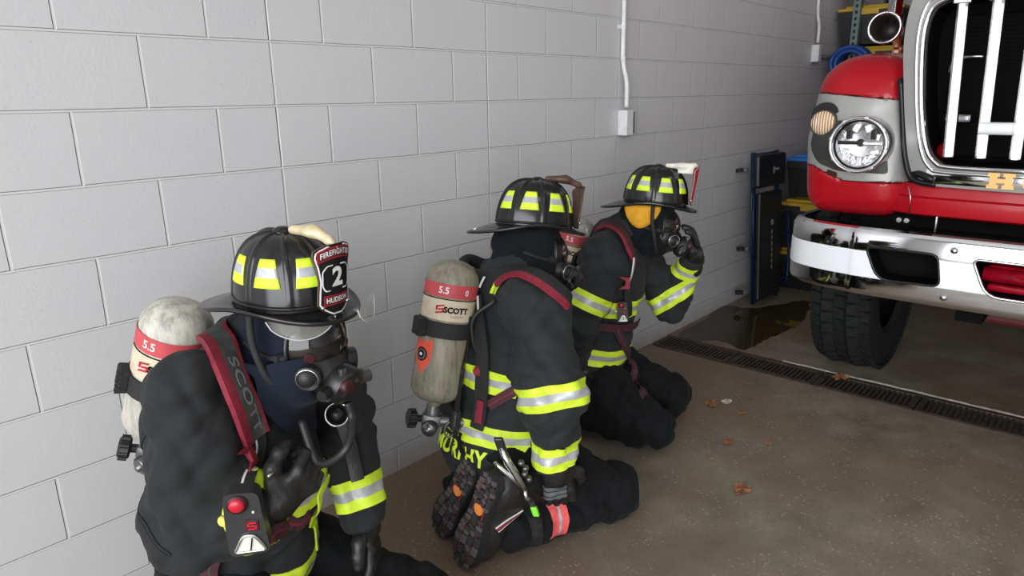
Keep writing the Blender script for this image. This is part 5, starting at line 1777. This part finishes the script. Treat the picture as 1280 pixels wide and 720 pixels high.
def strap(name, f, pts, w, cols, mats, parent, o=.004, th=.006, n=8):
    V, Fc, mi = ribbon(f, pts, w, o, th, n, cols)
    m_ = mats if isinstance(mats, list) else [mats]
    return autosmooth(meshd(name, V, Fc, m_, parent, True, [i if isinstance(mats, list) else 0 for i in mi]), 60)

def pxs(f, L, **k): return [hit(f, x, y, **k) for x, y in L]

def pack(p, label, top, bot, R, body, facing, sticker=False, seed=1):
    """breathing-apparatus pack worn on the back"""
    t = empty('air_pack', tuple(np.append((np.asarray(bot))[:2], 0))); tag(t, label, 'air pack', None)
    cy, n0, t0, ax = tank(t, top, bot, R, body, facing, sticker)
    bk = -p.fw
    # back frame: two rails and cross plates between coat and cylinder
    a = p.j['pel']+p.ax*.04; b = p.j['nck']-p.ax*.10
    bm = BM(); Mb = Matrix((Vector(p.lat), Vector(p.fw), Vector(p.ax))).transposed()
    for s in (-1, 1):
        b_tube(bm, catmull([a+p.lat*s*.085+bk*.165, (a+b)/2+p.lat*s*.09+bk*.175, b+p.lat*s*.07+bk*.165], 6), .011, 8)
    for k in (.12, .5, .92): b_box(bm, Vector(a+(b-a)*k+bk*.172), (.20, .018, .05), Mb, bev=.006)
    bmobj('back_frame', bm, M['black_plastic'], t)
    bm = BM(); b_box(bm, Vector(a+p.ax*.05+bk*.17), (.20, .035, .08), Mb, bev=.014); bmobj('lumbar_pad', bm, M['black_web'], t)
    valve(t, bot, ax, n0, t0, R)
    bm = BM(); q0 = np.asarray(bot)-ax*.058+t0*.16
    b_tube(bm, catmull([q0, q0+t0*.05+ax*.05, b+bk*.16+p.lat*-.10-p.ax*.05, b+bk*.10+p.lat*-.13+p.ax*.06], 8), .008, 8); bmobj('pressure_hose', bm, M['black_rubber_soft'], t, True)
    return t

def console(t, c, up, out, s=1.0):
    """hand-sized alarm and gauge box with a red button"""
    up = norm(up); out = norm(np.asarray(out)-up*np.dot(out, up)); rt = np.cross(up, out)
    Mb = Matrix((Vector(rt), Vector(up), Vector(out))).transposed().to_4x4(); Mb.translation = Vector(c)
    pl = rounded([(-.030, .060), (.026, .060), (.031, .0), (.038, -.060), (-.028, -.066), (-.031, -.02)], [.014, .014, .02, .012, .012, .02], 5)
    bm = BM(); b_prism(bm, [(x*s, y*s) for x, y in pl], Mb, .030*s)
    es = [e for e in bm.edges if e.calc_face_angle(0) > 1.2]
    bmesh.ops.bevel(bm, geom=es, offset=.006*s, segments=3, profile=.5, affect='EDGES')
    co_ = bmobj('alarm_console', bm, M['console_grey'], t); autosmooth(co_, 40)
    bm = BM(); b_lathe(bm, [(.0175*s, 0), (.0175*s, .004*s), (.0135*s, .006*s)], Mb @ Vector((-.008*s, .040*s, .0295*s)), out, 24); bmobj('button_rim', bm, M['dim_red'], co_, True)
    bm = BM(); b_lathe(bm, [(.013*s, 0), (.0125*s, .007*s), (.009*s, .010*s), (0, .011*s)], Mb @ Vector((-.008*s, .040*s, .030*s)), out, 24); bmobj('red_button', bm, M['red_plastic'], co_, True)
    bm = BM(); b_box(bm, Mb @ Vector((.012*s, -.004*s, .0305*s)), (.022*s, .022*s, .003*s), Mb.to_3x3(), bev=.001)
    for (x, y, w_, h_) in ((.012, .002, .014, .003), (.012, -.010, .014, .003), (.006, -.001, .003, .009), (.018, -.007, .003, .009), (.012, -.004, .012, .0025)):
        b_box(bm, Mb @ Vector((x*s, y*s, .0325*s)), (w_*s, h_*s, .001*s), Mb.to_3x3(), mi=1)
    bmobj('emblem', bm, [M['dim_red'], M['red_plastic']], co_)
    g = rounded([(-.004, -.022), (.013, -.022), (.031, -.054), (-.020, -.056)], [.008, .008, .006, .006], 4)
    bm = BM(); b_prism(bm, [(x*s, y*s) for x, y in g], Mb @ Matrix.Translation((0, 0, .029*s)), .003*s); bmobj('gauge_window', bm, M['clock_face'], co_)
    bm = BM(); b_tube(bm, [Mb @ Vector((x*s*1.04, y*s*1.0, .032*s)) for x, y in g], .0028*s, 6, closed=True); bmobj('window_bezel', bm, M['steel'], co_, True)
    bm = BM(); b_tube(bm, [Mb @ Vector((.006*s, -.052*s, .0335*s)), Mb @ Vector((.010*s, -.028*s, .0335*s))], .0012*s, 5); bmobj('needle', bm, M['black_matte'], co_)
    bm = BM(); b_sphere(bm, Mb @ Vector((-.036*s, -.002*s, .014*s)), .009*s, (1, 1.4, 1)); bmobj('yellow_key', bm, M['lid_yellow_bright'], co_, True)
    bm = BM(); b_sphere(bm, Mb @ Vector((.016*s, .022*s, .0305*s)), .0025*s, seg=8); bmobj('indicator', bm, M['white'], co_, True)
    return co_
M['console_grey'] = plain('console_shell', (.030, .030, .032), .32)
M['lid_yellow_bright'] = plain('yellow_key', (.75, .70, .12), .4)
M['pale_holder'] = plain('pale_holder', (.72, .68, .60), .45, 0, .15, 30)
# ================================================================== PERSON 1: nearest, kneeling at left
KIN1 = dict(tail=.082, belly=.075, coat=M['coat_jet'], sz0=-.010, sh=.160, shield=M['helmet'], panel=plain('panel_maroon', (.10, .012, .018), .5), border=2, text=True, holder=M['cream'], ring=M['brown_leather'], hoodmat=M['hood'], ra=.104, re=.101, hem=.05,
            visors=[(-64, -6, -.008, -.050, .020), (4, 44, .004, -.040, .060)])
p1 = firefighter((.70, -.51), -60, dict(helm=(.262, -.035, 1.108), head=(.262, -.03, 1.02), nck=(.15, 0, .955), Rsh=(.10, -.20, .915), Lsh=(.13, .20, .915), Rel=(.085, -.24, .645), Rwr=(.265, -.215, .675), Rhand=(.35, -.15, .735),
                 Lel=(.245, .20, .68), Lwr=(.315, .14, .435), Lhand=(.36, .11, .325), pel=(0, 0, .40), Rhip=(0, -.1, .38), Lhip=(0, .1, .38), Rkn=(.42, -.19, .11), Lkn=(.42, .19, .11), Rank=(-.02, -.13, .13), Lank=(-.02, .13, .13), headrot=(-20, 1, 0)),
                 'firefighter kneeling nearest the camera at left, helmet shield numbered 2, head bowed', KIN1, 21)
h1 = helmet(p1.root, Matrix.Translation(Vector(p1.j['helm'])) @ Matrix(p1.Rh.tolist()).to_4x4(), KIN1)

# ================================================================== PERSON 2: middle, seen from behind
KIN2 = dict(shield=M['brown_leather'], panel=M['brown_leather'], border=1, holder=M['brown_leather'], sh=.150, sz0=.0, hoodmat=M['hood_black'], hem=.13, visors=[(-34, 22, .004, -.022, .045)])
p2 = firefighter((1.63, -.60), -10, dict(helm=(.20, .0, 1.115), head=(.18, 0, 1.03), nck=(.11, .01, .93), Rsh=(.04, -.19, .89), Lsh=(.17, .17, .88), Rel=(.03, -.28, .62), Rwr=(.035, -.295, .385), Rhand=(.05, -.305, .27),
                 Lel=(.30, .24, .66), Lwr=(.42, .20, .46), Lhand=(.50, .18, .38), pel=(0, 0, .38), Rhip=(0, -.1, .34), Lhip=(0, .1, .34), Rkn=(.385, -.205, .11), Lkn=(.42, .17, .11), Rank=(-.04, -.18, .115), Lank=(-.04, .125, .14), headrot=(-25, 7, -8)),
                 'firefighter kneeling in the middle, seen from behind with boot soles showing', KIN2, 33)
h2 = helmet(p2.root, Matrix.Translation(Vector(p2.j['helm'])) @ Matrix(p2.Rh.tolist()).to_4x4(), KIN2)

# ================================================================== PERSON 3: farthest, hand raised to the mask
KIN3 = dict(shield=M['red_plastic'], panel=M['red_plastic'], border=2, holder=M['pale_holder'], block=True, hoodmat=M['hood_black'], hem=.06, visors=[])
p3 = firefighter((2.565, -.375), -65, dict(helm=(.26, .0, 1.09), head=(.24, 0, 1.005), nck=(.12, 0, .93), Rsh=(.08, -.20, .875), Lsh=(.12, .20, .875), Rel=(-.03, -.275, .62), Rwr=(-.07, -.24, .40), Rhand=(-.05, -.22, .30),
                 Lel=(.33, .20, .595), Lwr=(.43, .10, .825), Lhand=(.44, .06, .94), pel=(0, 0, .38), Rhip=(-.05, -.1, .34), Lhip=(-.05, .1, .34), Rkn=(.27, -.17, .115), Lkn=(.33, .17, .115), Rank=(-.14, -.125, .14), Lank=(-.14, .125, .14), headrot=(0, 4, -5)),
                 'firefighter kneeling farthest back beside the wall, gloved hand raised to the mask', KIN3, 45)
h3 = helmet(p3.root, Matrix.Translation(Vector(p3.j['helm'])) @ Matrix(p3.Rh.tolist()).to_4x4(), KIN3)

# ------------------------------------------------------------------ masks
mask(p1, p1.w((.30, -.10, .835)), [p1.H(.20, -.05, -.22), p1.H(.13, -.07, -.265)])
mask(p2); mask(p3)

# ------------------------------------------------------------------ reflective trim
def ring(p, name, f, a, b, t, w, **k): return stripe(name, band(f, a, b, w, t=t, **k), p.jacket)
j = p1.j
ring(p1, 'sleeve_stripe', p1.aL, j['Lel'], j['Lwr'], .74, .084)
ring(p1, 'sleeve_stripe', p1.foreR, j['Rel'], j['Rwr'], .88, .072, o=.006)
ring(p1, 'chest_stripe', p1.torso, j['pel'], j['nck'], .44, .078, na=110)
ring(p1, 'hem_stripe', p1.torso, j['pel'], j['nck'], .0, .078, na=110)
j = p2.j
ring(p2, 'sleeve_stripe', p2.aR, j['Rsh'], j['Rel'], .98, .080, tilt=(0, 0))
ring(p2, 'sleeve_stripe', p2.aR, j['Rel'], j['Rwr'], .84, .078)
ring(p2, 'sleeve_stripe', p2.aL, j['Lel'], j['Lwr'], .84, .078)
ring(p2, 'chest_stripe', p2.torso, j['pel'], j['nck'], .43, .078, na=110)
ring(p2, 'hem_stripe', p2.torso, j['pel'], j['nck'], .090, .072, na=110)
j = p3.j
ring(p3, 'sleeve_stripe', p3.aR, j['Rsh'], j['Rel'], .66, .075)
ring(p3, 'sleeve_stripe', p3.foreL, j['Lel'], j['Lwr'], .80, .07)
ring(p3, 'sleeve_stripe', p3.aL, j['Lsh'], j['Lel'], .93, .078)
ring(p3, 'chest_stripe', p3.torso, j['pel'], j['nck'], .50, .076, na=110)
ring(p3, 'hem_stripe', p3.torso, j['pel'], j['nck'], .085, .080, na=110)

# ------------------------------------------------------------------ air packs
cam_dir = lambda c: norm(CAM_C-np.asarray(c))
def pack_for(p, label, R, body, up, dn, sticker=False, turn=0.0):
    bk = -p.fw
    top = p.j['nck']+bk*up[0]+p.ax*up[1]+p.lat*up[2]; bot = p.j['pel']+bk*dn[0]+p.ax*dn[1]+p.lat*dn[2]
    return pack(p, label, top, bot, R, body, norm(cam_dir(bot)-CR*turn), sticker), top, bot
k1, t1_, b1_ = pack_for(p1, 'white scuffed air cylinder pack on the back of the nearest firefighter', .088, M['tank_white'], (.235, .055, 0), (.275, .235, 0), turn=.30)
k2, t2_, b2_ = pack_for(p2, 'dirty tan air cylinder pack with orange-red decal on the middle firefighter', .088, M['tank_tan'], (.222, .06, -.03), (.238, .135, -.03), True)
k3, t3_, b3_ = pack_for(p3, 'breathing pack with maroon straps on the farthest firefighter, by the wall', .084, M['tank_grey'], (.205, .045, -.02), (.215, .12, -.02))

# ------------------------------------------------------------------ straps and hardware, person 1
c1 = p1.smooth
strap('shoulder_strap', c1, pxs(c1, [(266, 404), (268, 424), (278, 450), (291, 484), (304, 516), (313, 545)]), .070, [.55, 2.6, 1.5], [M['red_strap'], M['grey_pad'], M['red_strap']], k1, .006, .014)
Cx = catmull(pxs(c1, [(276, 450), (291, 484), (304, 516), (312, 545)]), 10)
o = None
# worn raised lettering down the pad
Vt, Ft = text_mesh('SCOTT', .050, 0, .0012, 1.1)
Pt = project(c1, Cx, .0215); arc = np.concatenate([[0], np.cumsum(np.linalg.norm(np.diff(Pt, axis=0), axis=1))])
g = grad(c1, Pt); Nn = g/np.linalg.norm(g, axis=1)[:, None]; Tt = np.gradient(Pt, axis=0); Tt /= np.linalg.norm(Tt, axis=1)[:, None]; Bb = np.cross(Nn, Tt)
sx = Vt[:, 0]-Vt[:, 0].min(); sx = sx/sx.max()*arc[-1]*.86+arc[-1]*.05
iv = lambda A: np.stack([np.interp(sx, arc, A[:, i]) for i in range(3)], 1)
V = iv(Pt)+iv(Bb)*(Vt[:, 1]*.62+.006)[:, None]
pad = [c for c in k1.children if c.name.startswith('shoulder_strap')][0]
meshd('pad_lettering', V, Ft, plain('faded_letters', (.16, .16, .155), .7), pad, False)
strap('chest_webbing', c1, pxs(c1, [(316, 540), (318, 560), (312, 585), (305, 612)]), .044, [3, .7, 2.4], [M['black_web'], M['white'], M['black_web']], k1, .006, .006)
# red webbing clip
cl = hit(c1, 307, 574, lift=.012); g0 = grad(c1, np.array([cl]))[0]; g0 = norm(g0)
upv = norm(p1.Z-g0*np.dot(p1.Z, g0)); rt = np.cross(upv, g0)
Mb = Matrix((Vector(rt), Vector(upv), Vector(g0))).transposed().to_4x4(); Mb.translation = Vector(cl)
bm = BM()
for s in (1, -1): b_prism(bm, [(-.026, s*.026), (.030, s*.022), (.030, 0), (.006, 0), (.004, s*.010)][::s], Mb, .010)
b_box(bm, Mb @ Vector((.016, 0, .008)), (.024, .030, .010), Mb.to_3x3(), bev=.003)
bmobj('strap_clip', bm, M['red_strap'], k1)
cc = hit(c1, 309, 641, lift=.024)
console(k1, cc, norm(p1.Z*.95+p1.F*.05-p1.L*.05), norm(cam_dir(cc)*.8-p1.L*.35), 1.22)
strap('waist_strap', c1, pxs(c1, [(328, 672), (345, 664), (365, 653), (384, 642)]), .034, [1, .25, 1], [M['maroon'], M['red_strap'], M['maroon']], k1, .006, .005)
strap('lower_strap', p1.smooth_t, pxs(p1.smooth_t, [(268, 690), (263, 706), (262, 722)]), .040, [1.6, .4, 1.6], [M['maroon'], M['grey_pad'], M['maroon']], k1, .008, .005)
# double-stitched sleeve seams
for L_ in ([(178, 516), (205, 503), (240, 494), (268, 489)], [(272, 446), (276, 470), (270, 500), (276, 530)], [(182, 516), (172, 560), (170, 610), (184, 660), (214, 694)]):
    V, Fc, mi = ribbon(p1.aR, pxs(p1.aR, L_), .010, .0008, .0012, 8, [1, 1.6, 1])
    autosmooth(meshd('sleeve_seam', V, Fc, [M['coat_dark'], M['coat_jet'], M['coat_dark']], p1.jacket, True, mi), 60)
# throat flap, radio strap with its ring, front closure trim
fl = U([c1, off(p1.hoodf, .004)], .05)
def on_axis(f, L, lift=.0): return [hit(f, x, y, lift=lift) for x, y in L]
V, Fc, mi = ribbon(fl, on_axis(fl, [(352, 452), (360, 485), (372, 512), (388, 536)]), [.15, .14, .11, .03], .010, .007, 8, [1], 10)
autosmooth(meshd('throat_flap', V, Fc, M['hood'], p1.jacket), 60)
strap('radio_strap', c1, pxs(c1, [(428, 528), (436, 552), (442, 578), (447, 600)]), .036, [1], M['leather'], p1.jacket, .004, .005)
rc_ = hit(c1, 421, 518, lift=.02); gg = cam_dir(rc_); e1 = norm(np.cross(p1.Z, gg)); e2 = np.cross(gg, e1)
bm = BM(); b_tube(bm, [rc_+e1*math.cos(a)*.030+e2*math.sin(a)*.030 for a in np.linspace(0, 2*PI, 28, endpoint=False)], .0035, 8, closed=True)
bmobj('strap_ring', bm, M['steel'], p1.jacket, True)
bm = BM(); b_lathe(bm, [(.016, -.014), (.017, 0), (.013, .004), (0, .005)], rc_-gg*.006, gg, 18); bmobj('strap_snap', bm, M['black_plastic'], p1.jacket, True)
strap('front_trim', p1.torso, pxs(p1.torso, [(414, 604), (404, 625), (394, 648), (399, 682)]), .066, [1, 1.1, 1], [M['lime'], M['silver_tape'], M['lime']], p1.jacket, .004, .005)
for (x0, y0, x1, y1) in ((352, 560, 343, 582), (344, 592, 335, 596)):
    bm = BM(); a, b = hit(c1, x0, y0, lift=.016), hit(c1, x1, y1, lift=.016); b_tube(bm, [a, (a+b)/2+p1.Z*.004, b], .004, 8); bmobj('snap_hook', bm, M['steel'], k1, True)
# gloves
glove(p1, 'R', p1.j['Rhand']-p1.j['Rwr'], p1.L*.6-p1.F*.75, p1.Z, (.75, 1.15, .9), .95, 1.0)
glove(p1, 'L', p1.j['Lhand']-p1.j['Lwr'], -p1.F*.9-p1.L*.1, -p1.L, (.25, .3, .25), .4, 1.0)

# ------------------------------------------------------------------ straps and hardware, person 2
c2 = p2.smooth
strap('shoulder_strap', c2, pxs(c2, [(622, 352), (642, 343), (666, 346), (690, 361), (708, 378)]), .066, [2.2, .25, 1], [M['black_web'], M['white'], M['red_strap']][0:1]+[M['black_web'], M['red_strap']], k2, .006, .013)
strap('side_webbing', p2.smooth_t, pxs(p2.smooth_t, [(600, 372), (603, 410), (606, 450), (604, 500), (598, 535)]), .050, [1], M['black_web'], k2, .010, .008)
strap('piping', p2.smooth_t, pxs(p2.smooth_t, [(612, 350), (606, 362)]), .007, [1], M['white'], k2, .022, .004)
strap('piping', p2.smooth_t, pxs(p2.smooth_t, [(604, 372), (605, 392)]), .007, [1], M['white'], k2, .022, .004)
strap('waist_strap', p2.smooth_t, pxs(p2.smooth_t, [(612, 506), (628, 496), (645, 486)]), .034, [1, .22, 1], [M['maroon'], M['red_strap'], M['maroon']], k2, .006, .005)
strap('pull_strap', p2.smooth_t, pxs(p2.smooth_t, [(606, 498), (604, 512), (602, 527)]), .026, [1], M['red_strap'], k2, .022, .005)
V, Fc, mi = ribbon(p2.torso, pxs(p2.torso, [(632, 347), (622, 358), (617, 368)]), .032, .004, .003, 6, [1, .25, 1])
autosmooth(meshd('yoke_stripe', V, Fc, [M['lime'], M['coat'], M['lime']], p2.jacket, True, mi), 60)
rb = hit(p2.torso, 598, 464, lift=.03)
bm = BM(); b_lathe(bm, [(.017, -.012), (.018, .0), (.014, .006), (0, .008)], rb, norm(cam_dir(rb)), 20); bmobj('red_button', bm, M['red_strap'], k2, True)
# low-pressure hose loop over the far shoulder and a bunch of gear behind the neck
bm = BM()
q0 = p2.j['nck']-p2.fw*.13+p2.lat*.06
b_tube(bm, catmull([q0-p2.ax*.16-p2.fw*.06, q0+p2.lat*.05-p2.ax*.02-p2.fw*.03, q0+p2.lat*.09+p2.ax*.035, q0+p2.lat*.12+p2.fw*.10+p2.ax*.01], 8), .022, 10); bmobj('carry_loop', bm, M['black_web'], k2, True)
bm = BM(); b_tube(bm, catmull([q0-p2.ax*.12-p2.fw*.05, q0+p2.lat*.03-p2.ax*.015-p2.fw*.02, q0+p2.lat*.05-p2.ax*.0+p2.fw*.06], 8), .016, 10); bmobj('shoulder_pad', bm, M['brown_leather'], k2, True)
# lettering on the tail of the coat
a_, b_ = p2.j['pel'], p2.j['nck']; c = hit(p2.torso, 590, 572)
ax_ = norm(b_-a_); u_ = norm(np.array([0, 0, 1.])-ax_*ax_[2]); v_ = np.cross(ax_, u_)
Vt, Ft = text_mesh('MURPHY', .078, 0, .0030, 1.12)
Vt[:, 0] *= .80
hgt = np.dot(c-a_, ax_); ang = math.atan2(np.dot(c-a_, v_), np.dot(c-a_, u_))
xr = Vt[:, 0].max()
V = wrap_pts(p2.torso, a_, b_, 0.0, ang, np.stack([Vt[:, 0]-xr+.055, Vt[:, 1]+hgt-.002], 1), .0035)
meshd('coat_lettering', V, Ft, M['lime'], p2.jacket, False)
# glove resting as a fist on the thigh, padded knuckle guard
gl, gf = glove(p2, 'R', p2.j['Rhand']-p2.j['Rwr'], p2.L*.9+p2.F*.4, p2.F*.9-p2.L*.4, (.35, 1.25, 1.0), .8, 1.12)
V, Fc, mi = ribbon(gf, pxs(gf, [(674, 612), (690, 617), (707, 612)]), .052, .002, .005, 8, [1, .3, 1, .3, 1])
autosmooth(meshd('knuckle_guard', V, Fc, [M['glove_grey'], M['black_rubber'], M['glove_grey'], M['black_rubber'], M['glove_grey']], gl, True, mi), 60)
glove(p2, 'L', p2.j['Lhand']-p2.j['Lwr'], -p2.Z, -p2.L, (.5, .6, .5), .5)
# trouser trim, ankle strap
tf = p2.trf; jj = p2.j
cb = norm(jj['Rkn']-jj['Rank'])
bandm = [M['coral'], M['silver_tape'], M['coral']]
f_sh = rc(jj['Rkn'], jj['Rank'], .104, .082)
o = stripe('leg_stripe', band(tf, jj['Rank'], jj['Rkn'], .062, t=.30, rows=(1.4, .5, 1.4), na=80, ang=(-2.2, 2.2)), p2.trousers, bandm)
o = stripe('ankle_strap', band(tf, jj['Rank'], jj['Rkn'], .045, t=.07, rows=(1,), na=80, ang=(-2.2, 2.2)), p2.trousers, [M['black_web']])
# boots with the soles turned to the camera
for s, heel, toe in (('R', at(618, 594, X=1.43), at(577, 702, Z=.02)), ('L', at(592, 580, X=1.475), at(549, 662, Z=.02))):
    bt, P3, bf = boot(p2.root, heel, toe, p2.F)
    if s == 'R': BFR = bf
    strapc = [P3(.11, -.062, .10), P3(.13, -.058, .055), P3(.155, -.05, .03)] if s == 'R' else [P3(.11, .062, .10), P3(.13, .058, .055), P3(.155, .05, .03)]
    V, Fc, mi = ribbon(bf, strapc, .022, .002, .004, 6, [.4, 1.6, .4])
    autosmooth(meshd('side_flash', V, Fc, [M['white'], M['red_strap'], M['white']], bt, True, mi), 60)
# folding rescue tool clipped to the coat hem
c = hit(U([p2.torso, p2.trf, BFR], .01), 643, 588, lift=.028)
rt_ = norm(p2.F*.75-p2.L*.66); up_ = norm(p2.Z*.94-rt_*.28); out_ = np.cross(rt_, up_); out_ = norm(out_)
if np.dot(out_, cam_dir(c)) < 0: out_ = -out_
tool = empty('clip_tool', (0, 0, 0)); tool.parent = p2.root; tool.matrix_parent_inverse = wmat(p2.root).inverted()
def tq(x, y, z=0): return c+rt_*x+up_*y+out_*z
bm = BM(); b_tube(bm, [tq(-.018, .085), tq(-.012, .03), tq(.004, -.03), tq(.012, -.075)], [.010, .014, .013, .008], 10); b_tube(bm, [tq(.012, -.075), tq(.006, -.10), tq(.018, -.115)], .008, 8)
bmobj('tool_handle', bm, M['steel'], tool, True)
bm = BM(); b_tube(bm, [tq(-.055, .030), tq(-.040, .004), tq(-.016, -.028), tq(.002, -.06)], [.005, .009, .009, .006], 10); bmobj('tool_lever', bm, M['steel'], tool, True)
bm = BM()
Mb = Matrix((Vector(rt_), Vector(up_), Vector(out_))).transposed()
b_box(bm, Vector(tq(-.016, .095, 0)), (.030, .05, .016), Mb, bev=.005); bmobj('tool_clip', bm, M['black_plastic'], tool)
for k in range(4):
    bm = BM(); b_lathe(bm, [(.009, -.012), (.010, 0), (.007, .006), (0, .007)], tq(.030+.008*(k % 2), .028-.020*k, .004), out_, 12); bmobj('carabiner_link', bm, M['steel_dark'], tool, True)
bm = BM(); b_box(bm, Vector(tq(.022, -.150, .004)), (.022, .036, .018), Mb, bev=.005); bmobj('green_tab', bm, plain('green_tab', (.22, .75, .03), .5), tool)
bm = BM(); b_tube(bm, [tq(.018, -.115, .0), tq(.022, -.15, -.004), tq(.026, -.20, -.01)], .011, 8); bmobj('lanyard', bm, M['black_web'], tool, True)

# ------------------------------------------------------------------ straps and hardware, person 3
c3 = p3.smooth
strap('shoulder_strap', c3, pxs(c3, [(750, 286), (766, 284), (778, 296), (786, 312), (791, 328)]), .058, [.5, 2, .5], [M['maroon'], M['maroon'], M['red_strap']], k3, .006, .011)
strap('piping', c3, pxs(c3, [(787, 322), (786, 334), (782, 348)]), .009, [1], M['white'], k3, .018, .004)
strap('chest_webbing', c3, pxs(c3, [(785, 345), (783, 370), (784, 395)]), .040, [1], M['black_web'], k3, .006, .006)
cl = hit(c3, 781, 354, lift=.016)
bm = BM(); gq = cam_dir(cl); e1 = norm(np.cross(p3.Z, gq)); Mb = Matrix((Vector(e1), Vector(np.cross(gq, e1)), Vector(gq))).transposed().to_4x4(); Mb.translation = Vector(cl)
for s in (1, -1): b_prism(bm, [(-.026, s*.026), (.022, s*.024), (.022, 0), (.004, 0), (.002, s*.010)][::s], Mb, .010)
bmobj('strap_clip', bm, M['red_strap'], k3)
cc = hit(p3.torso, 778, 388, lift=.020); console(k3, cc, norm(p3.Z), norm(cam_dir(cc)), .74)
tt3 = U([p3.smooth_t, p3.trf], .03)
strap('long_strap', tt3, pxs(tt3, [(752, 372), (746, 395), (739, 420), (732, 446)]), .034, [1, .35, 1], [M['maroon'], M['grey_pad'], M['maroon']], k3, .008, .005)
strap('long_strap', tt3, pxs(tt3, [(770, 410), (778, 430), (786, 455), (796, 480), (800, 496)]), .040, [1, .4, 1], [M['maroon'], M['grey_pad'], M['maroon']], k3, .010, .005)
strap('waist_strap', p3.smooth_t, pxs(p3.smooth_t, [(742, 406), (760, 408), (785, 408), (805, 404)]), .036, [1], M['maroon'], k3, .008, .006)
glove(p3, 'L', p3.j['Lhand']-p3.j['Lwr'], -p3.F*.9-p3.L*.2, -p3.L*.5-p3.F*.6+p3.Z*.3, (.3, .45, .4), .6, 1.0)
glove(p3, 'R', p3.j['Rhand']-p3.j['Rwr'], p3.L, p3.F, (.5, .6, .5), .5)
for p in (p1, p3):
    for s in 'RL':
        an = p.j[s+'ank']; b0 = an-p.F*.10
        boot(p.root, np.array([b0[0], b0[1], .28])-p.F*.01, np.array([b0[0], b0[1], .012])-p.F*.10, p.F)
# orange ear flaps and chin strap on the farthest helmet
for s in (-1, 1):
    V = []; n1, n2 = 12, 7
    for i in range(n1):
        a = i/(n1-1); 
        for k in range(n2):
            t = k/(n2-1); drop = .105*math.sin(PI*min(max(a*.96+.02, 0), 1))**.6*(1-.15*a)
            V.append(p3.hc+p3.hf*(-.105+.155*a)+p3.hl*s*(.118-.028*abs(a-.45)-.006*t)+p3.hu*(.088-.01-drop*t))
    Fc = [(i*n2+k, i*n2+k+1, (i+1)*n2+k+1, (i+1)*n2+k) for i in range(n1-1) for k in range(n2-1)]
    o = meshd('ear_flap', V, Fc, M['yellow_knit'], h3); md = o.modifiers.new('thick', 'SOLIDIFY'); md.thickness = .008
for p, h in ((p1, h1), (p3, h3)):
    for s in (-1, 1):
        bm = BM(); b_tube(bm, catmull([p.H(.018, s*.128, .085), p.H(.022, s*.130, .02), p.H(.040, s*.115, -.06), p.H(.05, s*.06, -.125)], 6), .0085, 8); bmobj('chin_strap', bm, M['black_web'], h, True)
